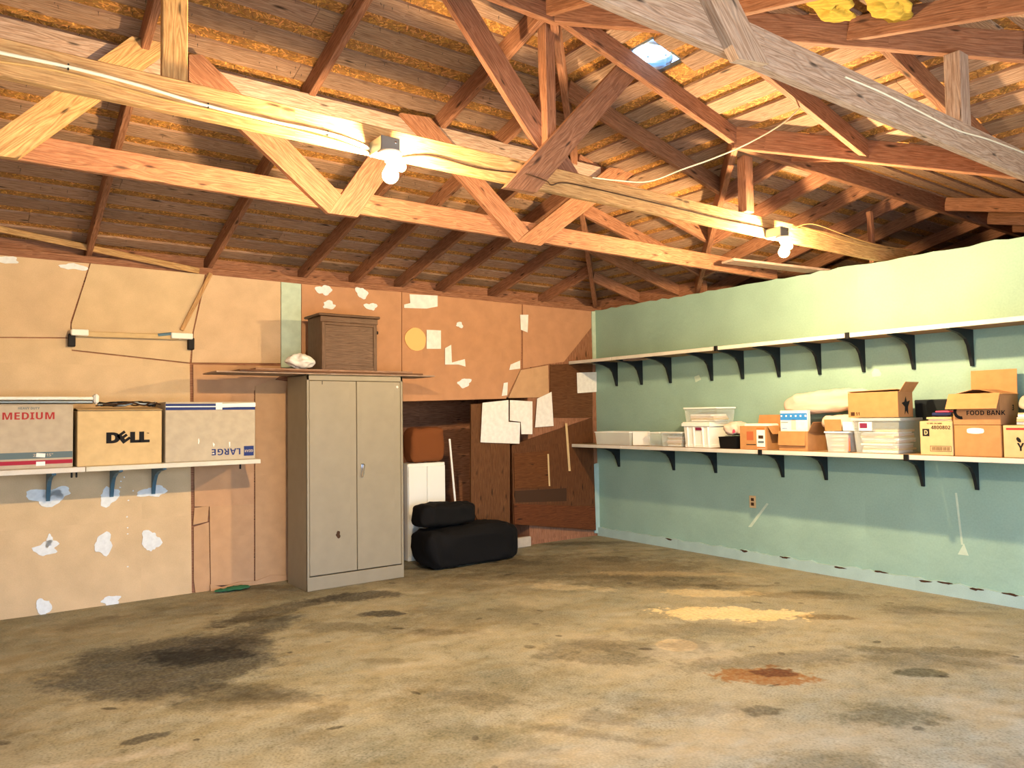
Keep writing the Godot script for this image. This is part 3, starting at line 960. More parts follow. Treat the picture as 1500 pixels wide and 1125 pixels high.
# ------------------------------------------------------------------ back wall
func build_back_wall() -> void:
	var w := thing("wall_back", "patched back wall covered with sheets of drywall and cardboard", "wall", Vector3.ZERO, 0, "", "structure")
	var nx0 := -2.98
	var nx1 := -1.05
	solid("wall_core", Vector3(LEFT, 0, -0.3), Vector3(nx0, WALL_H, -0.012), M.red_wood, w)
	solid("wall_core", Vector3(nx1, 0, -0.3), Vector3(0.2, WALL_H, -0.012), M.red_wood, w)
	solid("wall_core", Vector3(nx0, 1.66, -0.3), Vector3(nx1, WALL_H, -0.012), M.red_wood, w)
	solid("recess_back", Vector3(nx0, 0, -1.2), Vector3(nx1, 1.75, -1.1), M.red_wood, w)
	solid("recess_side", Vector3(nx0 - 0.1, 0, -1.2), Vector3(nx0, 1.75, -0.3), M.red_wood, w)
	solid("recess_side", Vector3(nx1, 0, -1.2), Vector3(nx1 + 0.1, 1.75, -0.3), M.red_wood, w)
	solid("recess_top", Vector3(nx0 - 0.1, 1.66, -1.2), Vector3(nx1 + 0.1, 1.76, -0.3), M.red_wood, w)
	solid("recess_floor", Vector3(nx0 - 0.1, -0.1, -1.2), Vector3(nx1 + 0.1, 0.0, -0.3), M.concrete, w)
	solid("top_plate", Vector3(LEFT, WALL_H, -0.25), Vector3(0.2, 2.775, -0.03), M.red_wood, w)
	solid("blocking", Vector3(LEFT, 2.775, -0.22), Vector3(0.2, 2.92, -0.16), M.red_wood, w)
	# sheets, outlines in photo pixels on the wall plane
	plate_z("drywall_sheet", [[-260, 493], [104, 496], [105, 514], [278, 533], [281, 872], [-260, 942]], 0.0, 0.012, M.drywall, w, 0.02)
	plate_z("drywall_sheet", [[-260, 349], [131, 386], [103, 472], [103, 494], [-260, 492]], 0.0, 0.012, M.drywall, w, 0.02)
	plate_z("drywall_sheet", [[133, 386], [300, 402], [282, 486], [278, 531], [105, 512], [105, 474]], 0.004, 0.016, M.drywall, w, 0.02)
	plate_z("drywall_sheet", [[303, 402], [411, 413], [411, 532], [281, 531], [284, 486]], 0.0, 0.012, M.drywall, w, 0.02)
	plate_z("painted_strip", [[412, 413], [441, 416], [441, 541], [412, 538]], 0.002, 0.014, M.pale_paint, w, 0.02)
	plate_z("fibreboard_sheet", [[442, 416], [588, 428], [588, 588], [442, 588]], 0.0, 0.012, M.fibre, w, 0.02)
	plate_z("fibreboard_sheet", [[589, 428], [764, 446], [763, 540], [741, 584], [589, 588]], 0.001, 0.013, M.fibre, w, 0.03)
	plate_z("fibreboard_sheet", [[766, 446], [866, 456], [866, 480], [826, 530], [804, 533], [766, 540]], 0.0, 0.012, M.fibre, w, 0.03)
	plate_z("fibreboard_sheet", [[763, 542], [803, 535], [804, 576], [796, 582], [745, 583]], 0.006, 0.016, M.card, w, 0.03)
	plate_z("fibreboard_sheet", [[806, 534], [868, 532], [868, 612], [806, 612]], 0.0, 0.012, M.brown_wood, w, 0.02)
	plate_z("corner_strip", [[867, 456], [874, 456], [874, 534], [869, 534]], 0.004, 0.014, M.pale_paint, w, 0.02)
	plate_z("corner_strip", [[870, 680], [877, 678], [879, 781], [872, 781]], 0.012, 0.02, M.footing, w, 0.02)
	# cardboard between the drywall and the cabinet
	plate_z("cardboard_sheet", [[283, 534], [411, 536], [411, 550], [398, 560], [372, 572], [372, 742], [285, 742]], 0.006, 0.006, M.card, w, 0.03)
	plate_z("cardboard_sheet", [[374, 566], [400, 556], [432, 560], [432, 846], [374, 852]], 0.012, 0.006, M.card, w, 0.03)
	plate_z("cardboard_sheet", [[285, 744], [306, 741], [304, 764], [283, 769]], 0.016, 0.006, M.card, w, 0.03)
	plate_z("cardboard_sheet", [[307, 742], [372, 738], [372, 852], [350, 856], [309, 858]], 0.010, 0.006, M.card, w, 0.03)
	plate_z("cardboard_sheet", [[284, 772], [306, 765], [308, 872], [287, 873], [284, 850]], 0.004, 0.006, M.card, w, 0.03)
	var st := mb()
	add_slab(st, poly_z([[308, 856], [325, 860], [352, 852], [375, 851], [398, 842], [430, 843], [430, 856], [330, 870], [309, 872]], 0.03), at(Vector3(0, 0, 0.03)), 0.006, tint(0.03))
	part("torn_flap", st.commit(), M.card, w)
	# filler patches
	var sp := [[68, 728, 0.085, 1.25, 0.6], [85, 722, 0.06, 1.2, 0.6], [160, 727, 0.06, 1.0, 0.95], [224, 720, 0.065, 1.25, 0.6], [68, 803, 0.065, 1.1, 0.65], [72, 792, 0.03, 0.6, 1.4], [152, 797, 0.06, 0.95, 1.1], [221, 792, 0.06, 0.95, 1.15], [64, 889, 0.05, 0.75, 1.1], [163, 880, 0.05, 1.2, 0.6], [8, 381, 0.05, 1.4, 0.45], [108, 391, 0.045, 1.6, 0.5], [474, 425, 0.055, 1.1, 0.75], [530, 429, 0.055, 1.0, 0.75], [482, 447, 0.05, 1.1, 0.6], [543, 449, 0.045, 1.1, 0.7], [680, 561, 0.055, 1.2, 0.7], [673, 476, 0.03, 1.2, 0.8]]
	var k := 100
	for q in sp:
		var p := on_z(q[0], q[1], 0.0)
		part("filler_patch", slab(blot(q[2] * 1.2, k, 28, 0.28, q[3], q[4]), at(Vector3(p.x, p.y, 0.0062)), 0.005), M.spackle, w)
		k += 1
	for q in [[177, 705], [182, 699], [176, 714], [188, 733], [186, 757], [187, 773], [187, 782], [187, 830], [195, 719]]:
		var p := on_z(q[0], q[1], 0.0)
		part("filler_dab", slab(blot(0.006, k, 7, 0.3), at(Vector3(p.x, p.y, 0.003)), 0.002), M.spackle, w)
		k += 1
	# sheets of paper pinned to the wall
	var papers := [
		[[[600, 431], [641, 433], [641, 449], [625, 452], [592, 451], [592, 446], [601, 444]], "wide torn white paper pinned under the rafters"],
		[[[625, 483], [646, 484], [646, 511], [625, 511]], "square white paper pinned beside the cream glow disc"],
		[[[652, 510], [661, 505], [662, 531], [681, 526], [682, 537], [672, 534], [652, 534]], "ragged L shaped white paper scrap on the brown board"],
		[[[762, 461], [774, 461], [773, 487], [763, 483]], "narrow white paper slip high on the brown board"],
		[[[748, 534], [762, 528], [762, 540], [746, 542]], "small white paper scrap below the narrow slip"],
		[[[738, 561], [744, 560], [743, 579], [735, 580]], "thin upright white paper strip at the board edge"],
		[[[845, 546], [874, 545], [874, 574], [846, 576]], "white folded sheet pinned under the end of the upper shelf"]]
	for q in papers:
		var n := plate_z(numbered("paper_sheet"), q[0], 0.012, 0.0015, M.paper, self, 0.01)
		tag(n, q[1], "paper")
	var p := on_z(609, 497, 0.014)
	var n := part(numbered("glow_disc"), slab(blot(0.12, 7, 28, 0.04, 1.0, 1.0), at(Vector3.ZERO), 0.012), M.cream, self, at(Vector3(p.x, p.y, 0.014)))  # added disc, its cream colour imitates a round lamp glow
	tag(n, "added cream disc painted as a round glow on the brown board", "disc")
	# rail with two fittings
	var t := thing("wall_rail", "slim wooden rail between two black and white fittings on the wall", "rail")
	var a := on_z(112, 489, 0.05)
	var b := on_z(262, 494, 0.05)
	beam("rail", a, b, 0.025, 0.04, M.kraft_pale, t)
	for e in [[a, 0.0], [b, 0.05]]:
		part("holder", box(Vector3(0.12 + e[1], 0.05, 0.07), 0.006), M.white_plastic, t, at(e[0] + Vector3(0.02, 0.01, 0.0)))
		part("clamp", box(Vector3(0.05, 0.10, 0.045), 0.005), M.black, t, at(e[0] + Vector3(0.10 if e[1] > 0 else -0.03, -0.05, -0.02)))
	part("lever", box(Vector3(0.12, 0.03, 0.03), 0.008), M.bracket_blue, t, turned(b + Vector3(-0.11, 0.015, 0.0), Vector3(0, 0, 0.15)))
	t = thing("timber_strip", "slanting thin wooden strip leaning on the wall below a rafter", "timber")
	beam("lath", on_z(266, 484, 0.02), on_z(309, 400, 0.03), 0.012, 0.035, M.fir, t, Vector3.RIGHT)

# ------------------------------------------------------------------ right wall and its shelves
func bracket_shape(d: float, h: float) -> PackedVector2Array:
	return PackedVector2Array([Vector2(0, 0), Vector2(-d, 0), Vector2(-d, -0.016), Vector2(-d * 0.55, -0.04), Vector2(-d * 0.3, -0.075), Vector2(-0.075, -0.12), Vector2(-0.045, -h * 0.7), Vector2(-0.018, -h), Vector2(0, -h)])
func wall_shelf(label: String, y: float, d: float, cuts: Array, brackets: Array, clips: Array, bh: float) -> void:
	var t := thing("wall_shelf", label, "shelf")
	for i in cuts.size() - 1:
		var c := Vector3(-d * 0.5, y - 0.011, (cuts[i] + cuts[i + 1]) * 0.5)
		var len: float = cuts[i + 1] - cuts[i] - 0.006
		var b := part("shelf_board", box(Vector3(d, 0.022, len), 0.002, tint(0.04), Vector2(i * 1.7, 0)), M.shelf_top, t, at(c))
		part("edging", box(Vector3(0.012, 0.036, len), 0.003, tint(0.03)), M.shelf, b, at(Vector3(-d * 0.5 - 0.006, -0.007, 0)))
	for z in brackets:
		part("bracket", slab(bracket_shape(d * 0.92, bh), at(Vector3(0, 0, 0.012)), 0.024), M.bracket_black, t, at(Vector3(-0.001, y - 0.0225, z)))
	for z in clips:
		part("clip", box(Vector3(0.02, 0.05, 0.035), 0.003), M.black, t, at(Vector3(-d - 0.02, y - 0.02, z)))
func build_right_wall() -> void:
	var o := thing("wall_right", "sage green painted plaster side wall with a rough broken top edge", "wall", Vector3.ZERO, 0, "", "structure")
	# plaster face with an uneven top
	var g := RandomNumberGenerator.new()
	g.seed = 9
	var pts := PackedVector2Array([Vector2(-0.3, 0), Vector2(DEPTH + 0.1, 0)])
	var z := DEPTH + 0.1
	while z > -0.3:
		pts.append(Vector2(z, WALL_H - 0.004 + g.randf_range(-0.012, 0.008)))
		z -= 0.09
	pts.append(Vector2(-0.3, WALL_H - 0.004))
	# local x is world z, local z is world -x
	var xf := Transform3D(Basis(Vector3.BACK, Vector3.UP, Vector3.LEFT), Vector3.ZERO)
	part("plaster", slab(pts, xf, 0.05), M.paint, o)
	solid("blockwork", Vector3(0.05, 0, -0.3), Vector3(0.2, WALL_H - 0.03, DEPTH + 0.1), M.outside, o)
	solid("blocking", Vector3(0.13, WALL_H - 0.03, -0.3), Vector3(0.2, 2.87, 1.55), M.red_wood, o)
	solid("blocking", Vector3(0.13, WALL_H - 0.03, 5.65), Vector3(0.2, 2.87, DEPTH + 0.1), M.red_wood, o)
	# footing with a chipped upper edge
	var ft := PackedVector2Array([Vector2(0.0, 0), Vector2(DEPTH, 0)])
	z = DEPTH
	while z > 0.0:
		ft.append(Vector2(z, 0.10 + g.randf_range(-0.012, 0.01)))
		z -= 0.06
	part("footing", slab(ft, Transform3D(xf.basis, Vector3(-0.03, 0, 0)), 0.03), M.footing, o)
	for q in [[1290, 858], [1355, 863], [1385, 863], [1430, 870], [1480, 877], [1090, 812], [1150, 828], [980, 798], [1230, 838]]:
		var p := on_x(q[0], q[1], -0.031)
		part("chipped_spot", slab(blot(0.03, int(p.z * 100), 12, 0.4, 1.6, 0.3), Transform3D(xf.basis, Vector3(-0.0312, 0.095 + 0.01 * sin(q[0]), p.z)), 0.002), M.ink_brown, o)
	# old plaster repairs and fixing marks
	var rep := [[[[1096, 772], [1101, 772], [1126, 738], [1123, 737]], 0], [[[1399, 722], [1402, 722], [1411, 798], [1408, 798]], 0], [[[1403, 812], [1412, 796], [1419, 814]], 0], [[[1277, 546], [1281, 540], [1287, 541], [1291, 547], [1290, 551], [1278, 552]], 0], [[[1017, 552], [1024, 549], [1027, 556], [1019, 560]], 0]]
	for r in rep:
		var poly := PackedVector2Array()
		for q in r[0]:
			var p := on_x(q[0], q[1], 0.0)
			poly.append(Vector2(p.z, p.y))
		part("plaster_repair", slab(poly, Transform3D(xf.basis, Vector3(-0.0015, 0, 0)), 0.002), M.pale_paint, o)
	# socket
	var so := on_x(1103, 735, 0.0)
	var t := thing("wall_socket", "beige electrical outlet low on the green wall", "outlet", Vector3(0, so.y, so.z), -PI / 2)
	part("cover_plate", box(Vector3(0.075, 0.118, 0.007), 0.003), M.kraft_pale, t, at(Vector3(0, 0, 0.0045)))
	for dy in [-0.022, 0.022]:
		var s := part("receptacle", box(Vector3(0.034, 0.03, 0.003), 0.001), M.ink_brown, t, at(Vector3(0, dy, 0.0095)))
		for dx in [-0.007, 0.007]:
			part("slot", box(Vector3(0.003, 0.01, 0.001)), M.black, s, at(Vector3(dx, 0, 0.0021)))
	wall_shelf("long lower shelf on the green wall loaded with cartons and tubs", 1.112, 0.43, [0.0, 0.85, 2.62, 3.92, 5.75], [0.37, 1.21, 1.77, 2.55, 2.99, 3.83, 4.23, 5.1], [2.62, 3.92], 0.25)
	wall_shelf("long empty upper shelf on the green wall", 2.085, 0.43, [0.0, 0.72, 2.16, 3.48, 5.75], [0.36, 0.76, 1.19, 1.75, 2.13, 2.54, 2.96, 3.37, 3.79, 4.23, 4.8], [2.16, 3.48], 0.28)
	t = thing("loose_board", "short grey board lying under the end of the upper shelf", "board")
	beam("board", Vector3(-0.24, 2.052, 0.70), Vector3(-0.24, 2.052, 1.12), 0.14, 0.018, M.grey_wood, t)

# ------------------------------------------------------------------ left shelf with moving boxes
func build_left_shelf() -> void:
	var y := 1.125
	var d := 0.50
	var t := thing("wall_shelf", "white shelf on the back wall holding three moving boxes", "shelf")
	var x1 := on_z(126, 686, d).x
	var x2 := on_z(382, 672, d).x
	for e in [[-7.2, x1 - 0.004], [x1, x2]]:
		part("shelf_board", box(Vector3(e[1] - e[0], 0.036, d), 0.003, tint(0.02)), M.shelf, t, at(Vector3((e[0] + e[1]) * 0.5, y - 0.018, d * 0.5)))
	for px in [[70, 732], [163, 726], [224, 722]]:
		var p := on_z(px[0], px[1], 0.0)
		# bracket profile runs out from the wall
		var xf := Transform3D(Basis(Vector3.FORWARD, Vector3.UP, Vector3.RIGHT), Vector3(p.x + 0.013, y - 0.0365, 0.007))
		var b := part("bracket", slab(bracket_shape(0.42, 0.235), xf, 0.026), M.bracket_blue, t)
		part("screw", lathe([[0, 0.004], [0.007, 0.003], [0.008, 0], [0, 0]], 10), M.chrome, b, turned(Vector3(p.x, y - 0.25, 0.024), Vector3(PI / 2, 0, 0)))
	for px in [105, 112, 352]:
		var p := on_z(px, 690, d - 0.05)
		part("hook", box(Vector3(0.012, 0.04, 0.02), 0.003), M.black, t, at(Vector3(p.x, y - 0.056, d - 0.05)))
	var zf := 0.44
	# box with red and slate stripes
	var xa := on_z(107, 640, zf).x
	var w := 0.55
	var h := 0.455
	t = thing("moving_box", "grey moving box with red lettering and two stripes near its base", "box", Vector3(xa - w * 0.5, y, zf), 0.0, "moving boxes on the back shelf")
	part("body", box(Vector3(w, h, 0.40), 0.005, tint(0.02)), M.kraft_grey, t, at(Vector3(0, h * 0.5, -0.20)))
	part("stripe", box(Vector3(w - 0.004, 0.045, 0.0015)), M.ink_slate, t, at(Vector3(0, 0.095, 0.0008)))
	part("stripe", box(Vector3(w - 0.004, 0.028, 0.0015)), M.ink_crimson, t, at(Vector3(0, 0.045, 0.0008)))
	lettering(t, "MEDIUM", 0.05, M.ink_red, at(Vector3(0.0, 0.375, 0.001)), "lettering", 1.12)
	lettering(t, "HEAVY DUTY", 0.016, M.ink_slate, at(Vector3(0.0, 0.43, 0.001)))
	lettering(t, "22\"  x 15\"", 0.02, M.kraft_grey, at(Vector3(0.09, 0.095, 0.002)))
	part("tape_scrap", box(Vector3(0.055, 0.028, 0.001)), M.white, t, turned(Vector3(0.075, 0.095, 0.0035), Vector3(0, 0, -0.1)))
	part("tape_scrap", box(Vector3(0.055, 0.03, 0.001)), M.white, t, at(Vector3(0.075, 0.035, 0.0022)))
	for s in [-1.0, 1.0]:
		part("top_flap", box(Vector3(w, 0.004, 0.195), 0.001, tint(0.04)), M.kraft_grey, t, at(Vector3(0, h + 0.003, -0.2 + 0.099 * s)))
	# computer carton
	xa = on_z(113, 640, zf).x
	var xb := on_z(237, 640, zf).x
	w = xb - xa
	h = 0.41
	t = thing("moving_box", "pale tan carton with a large black logo between the two moving boxes", "box", Vector3((xa + xb) * 0.5, y, zf), 0.0, "moving boxes on the back shelf")
	part("body", box(Vector3(w, h, 0.40), 0.005, tint(0.02)), M.kraft_pale, t, at(Vector3(0, h * 0.5, -0.20)))
	for e in [["D", -0.098, 0.0], ["L", 0.052, 0.0], ["L", 0.115, 0.0]]:
		lettering(t, e[0], 0.074, M.ink, at(Vector3(e[1] + 0.04, 0.20, 0.001)), "logo_letter", 1.45, false, 1.3)
	lettering(t, "E", 0.07, M.ink, turned(Vector3(0.018, 0.20, 0.001), Vector3(0, 0, 0.65)), "logo_letter", 1.35, false, 1.3)
	lettering(t, "TM", 0.009, M.ink, at(Vector3(0.188, 0.235, 0.001)), "logo_letter")
	part("top_flap", box(Vector3(w, 0.004, 0.2), 0.001, tint(0.04)), M.kraft_pale, t, turned(Vector3(0, h + 0.014, -0.08), Vector3(0.1, 0, 0)))
	part("top_flap", box(Vector3(w, 0.004, 0.2), 0.001, tint(0.04)), M.kraft_pale, t, turned(Vector3(0, h + 0.012, -0.30), Vector3(-0.08, 0, 0)))
	# large box stored upside down
	xa = on_z(242, 640, zf).x
	xb = on_z(374, 640, zf).x
	w = xb - xa
	h = 0.475
	t = thing("moving_box", "large moving box stored upside down with blue band along its top", "box", Vector3((xa + xb) * 0.5, y, zf), 0.0, "moving boxes on the back shelf")
	part("body", box(Vector3(w, h, 0.40), 0.005, tint(0.02)), M.kraft_grey, t, at(Vector3(0, h * 0.5, -0.20)))
	part("band", box(Vector3(w - 0.004, 0.05, 0.0015)), M.ink_blue, t, at(Vector3(0, 0.435, 0.0008)))
	part("band_stripe", box(Vector3(w - 0.004, 0.008, 0.0008)), M.white, t, at(Vector3(0, 0.437, 0.002)))
	part("tape_scrap", box(Vector3(0.30, 0.03, 0.001)), M.white, t, turned(Vector3(0.2, 0.448, 0.003), Vector3(0, 0, 0.03)))
	part("tape_scrap", box(Vector3(0.05, 0.055, 0.001)), M.white, t, at(Vector3(0.055, 0.44, 0.0042)))
	lettering(t, "LARGE", 0.05, M.ink_blue, turned(Vector3(0.115, 0.07, 0.001), Vector3(0, 0, PI)), "lettering", 1.1)
	var bd := part("badge", box(Vector3(0.08, 0.08, 0.0015), 0.0005), M.ink_blue, t, at(Vector3(0.295, 0.07, 0.0008)))
	lettering(bd, "GEAR", 0.02, M.kraft_grey, turned(Vector3(0, 0.0, 0.001), Vector3(0, 0, PI)))
	for q in [[0.015, 0.13], [-0.10, 0.16], [0.02, 0.06], [0.14, 0.13]]:
		part("tape_scrap", slab(blot(0.012, int(q[0] * 1000) + 50, 8, 0.5, 0.5, 1.6), at(Vector3(q[0], q[1], 0.0012)), 0.001), M.white, t)
	# things lying on the boxes
	var top := on_z(60, 583, zf)
	t = thing("curtain_rods", "bundle of grey rods with a white end cap on the striped box", "rods", Vector3(0, y + 0.455 + 0.006, 0))
	var xr := on_z(140, 580, 0.34).x
	for i in 4:
		var yy: float = 0.015 + 0.027 * (i % 2)
		var zz: float = 0.30 + 0.022 * i
		part("rod", tube_mesh([Vector3(xr - 0.02, yy, zz), Vector3(xr - 0.75, yy, zz - 0.02)], 0.013), M.steel if i % 2 == 0 else M.white_plastic, t)
	part("end_cap", box(Vector3(0.035, 0.075, 0.12), 0.014), M.white_plastic, t, at(Vector3(xr, 0.038, 0.333)))
	t = thing("cord_tangle", "tangle of dark cords heaped on the pale carton", "cords", Vector3(0, y + 0.41 + 0.028, 0))
	var g := RandomNumberGenerator.new()
	g.seed = 4
	for i in 7:
		var pts := []
		for k in 8:
			pts.append(Vector3(-5.40 + k * 0.058 + g.randf_range(-0.02, 0.02), 0.008 + g.randf_range(0.0, 0.03), 0.37 - i * 0.03 + g.randf_range(-0.02, 0.02)))
		part("cord", tube_mesh(curve(pts, 4), 0.006 + 0.002 * (i % 3), 6), [M.ink_brown, M.steel, M.black][i % 3], t)

# ------------------------------------------------------------------ steel cabinet
func build_cabinet() -> void:
	var x0 := -3.88
	var w := 0.914
	var h := 1.83
	var d := 0.457
	var zf := 0.60
	var t := thing("steel_cabinet", "tall tan steel two door storage cabinet against the back wall", "cabinet", Vector3(x0 + w * 0.5, 0, zf))
	var st := mb()
	for s in [-1.0, 1.0]:
		add_box(st, Vector3(0.012, h, d - 0.002), at(Vector3(s * (w * 0.5 - 0.006), h * 0.5, -d * 0.5)), 0.002)
	add_box(st, Vector3(w, 0.012, d), at(Vector3(0, h - 0.006, -d * 0.5)), 0.003)
	add_box(st, Vector3(w - 0.024, h - 0.02, 0.01), at(Vector3(0, h * 0.5, -d + 0.006)), 0.0)
	add_box(st, Vector3(w - 0.024, 0.012, d - 0.03), at(Vector3(0, 0.13, -d * 0.5 - 0.01)), 0.0)
	add_box(st, Vector3(w, 0.05, 0.014), at(Vector3(0, h - 0.026, -0.007)), 0.003)
	for s in [-1.0, 1.0]:
		add_box(st, Vector3(0.022, h, 0.016), at(Vector3(s * (w * 0.5 - 0.011), h * 0.5, -0.008)), 0.003)
	part("carcass", st.commit(), M.cabinet, t)
	part("plinth", box(Vector3(w - 0.002, 0.115, 0.014), 0.003), M.cabinet, t, at(Vector3(0, 0.0585, -0.0065)))
	var dw := (w - 0.044 - 0.012) * 0.5
	for s in [-1.0, 1.0]:
		var door := part("door", box(Vector3(dw, h - 0.05 - 0.12 - 0.008, 0.018), 0.003), M.cabinet, t, at(Vector3(s * (dw * 0.5 + 0.003), 0.12 + (h - 0.178) * 0.5 + 0.004, -0.011)))
		if s > 0:
			part("escutcheon", box(Vector3(0.032, 0.10, 0.008), 0.003), M.chrome, door, at(Vector3(-dw * 0.5 + 0.05, 0.05, 0.012)))
			part("handle", box(Vector3(0.018, 0.12, 0.022), 0.007), M.chrome, door, turned(Vector3(-dw * 0.5 + 0.048, 0.035, 0.028), Vector3(0.05, 0, -0.14)))
			part("sticker", lathe([[0, 0.001], [0.012, 0.001], [0.012, 0], [0, 0]], 16), M.white, door, turned(Vector3(dw * 0.5 - 0.03, 0.78, 0.0095), Vector3(PI / 2, 0, 0)))
		else:
			part("dent_shade", slab(blot(0.024, 61, 14, 0.3, 0.9, 1.2), at(Vector3.ZERO), 0.0012), M.ink_brown, door, at(Vector3(0.04, -0.50, 0.0102)))  # flat dark patch, the dark inside a dent put into its colour
			part("scuff", box(Vector3(0.006, 0.03, 0.001)), M.dark_gap, door, at(Vector3(-0.10, 0.81, 0.0098)))
	for e in [[-1.0, 0.22], [-1.0, 1.45], [1.0, 0.22], [1.0, 1.45]]:
		part("hinge", tube_mesh([Vector3(e[0] * (w * 0.5 - 0.021), e[1], 0.002), Vector3(e[0] * (w * 0.5 - 0.021), e[1] + 0.06, 0.002)], 0.004), M.cabinet, t)
	# boards on top, wooden cupboard, white cloth
	var y := h + 0.002
	var i := 0
	for b in [[-4.62, -2.62, 0.012, 0.40], [-4.45, -2.75, 0.014, 0.42], [-4.3, -2.85, 0.016, 0.36]]:
		var n := thing("shelf_plank", ["long thin brown board lowest in the pile on the steel cabinet", "brown board in the middle of the pile on the steel cabinet", "uppermost brown board of the pile under the wooden cupboard"][i], "board", Vector3((b[0] + b[1]) * 0.5, y, 0.40), [0.0, 0.015, -0.01][i], "boards on the steel cabinet")
		part("board", box(Vector3(b[1] - b[0], b[2], b[3]), 0.002, tint(0.1), Vector2(i, i * 0.7)), [M.grey_wood, M.brown_wood, M.board][i], n, at(Vector3(0, b[2] * 0.5, 0)))
		y += b[2] + 0.001
		i += 1
	var ca := on_z(470, 500, 0.5).x
	var cb := on_z(551, 500, 0.5).x
	t = thing("wooden_cupboard", "small dark wooden cupboard with one panelled door on the board pile", "cupboard", Vector3((ca + cb) * 0.5, y, 0.5))
	var cw := cb - ca
	var ch := 0.475
	st = mb()
	for s in [-1.0, 1.0]:
		add_box(st, Vector3(0.018, ch, 0.30), at(Vector3(s * (cw * 0.5 - 0.009), ch * 0.5, -0.15)), 0.002, Color(0.9, 0.9, 0.9))
	add_box(st, Vector3(cw - 0.036, ch, 0.012), at(Vector3(0, ch * 0.5, -0.29)), 0.0)
	add_box(st, Vector3(cw - 0.036, 0.018, 0.28), at(Vector3(0, 0.012, -0.145)), 0.0)
	part("carcass", st.commit(), M.cupboard, t)
	part("top", box(Vector3(cw + 0.06, 0.022, 0.35), 0.006, Color(0.85, 0.85, 0.85)), M.cupboard, t, at(Vector3(0, ch + 0.012, -0.145)))
	part("cornice", box(Vector3(cw + 0.02, 0.05, 0.02), 0.004), M.cupboard, t, at(Vector3(0, ch - 0.027, 0.008)))
	var door := mb()
	var dh := ch - 0.055
	for s in [-1.0, 1.0]:
		add_box(door, Vector3(0.035, dh, 0.02), at(Vector3(s * (cw * 0.5 - 0.019), dh * 0.5, 0)), 0.003)
		add_box(door, Vector3(cw - 0.07, 0.045 if s < 0 else 0.025, 0.02), at(Vector3(0, 0.022 if s < 0 else dh - 0.0125, 0)), 0.003)
	var dr := part("door", door.commit(), M.cupboard, t, at(Vector3(0, 0.002, 0.011)))
	part("door_panel", box(Vector3(cw - 0.06, dh - 0.05, 0.008), 0.002, Color(1.1, 1.08, 1.02), Vector2(0.3, 0.6)), M.cupboard, dr, at(Vector3(0, dh * 0.5, -0.002)))  # panel tint lightened to imitate the light it reflects
	part("latch", box(Vector3(0.03, 0.03, 0.025), 0.006), M.black, t, at(Vector3(cw * 0.5 + 0.015, ch - 0.12, -0.02)))
	var p := on_z(437, 522, 0.46)
	var n := part(numbered("white_cloth"), lump(Vector3(0.25, 0.13, 0.2), 1.2, 0.02, 33, 16.0, 20), M.paper, self, at(Vector3(p.x + 0.02, y + 0.066, 0.46)))
	tag(n, "crumpled white cloth beside the wooden cupboard", "cloth")

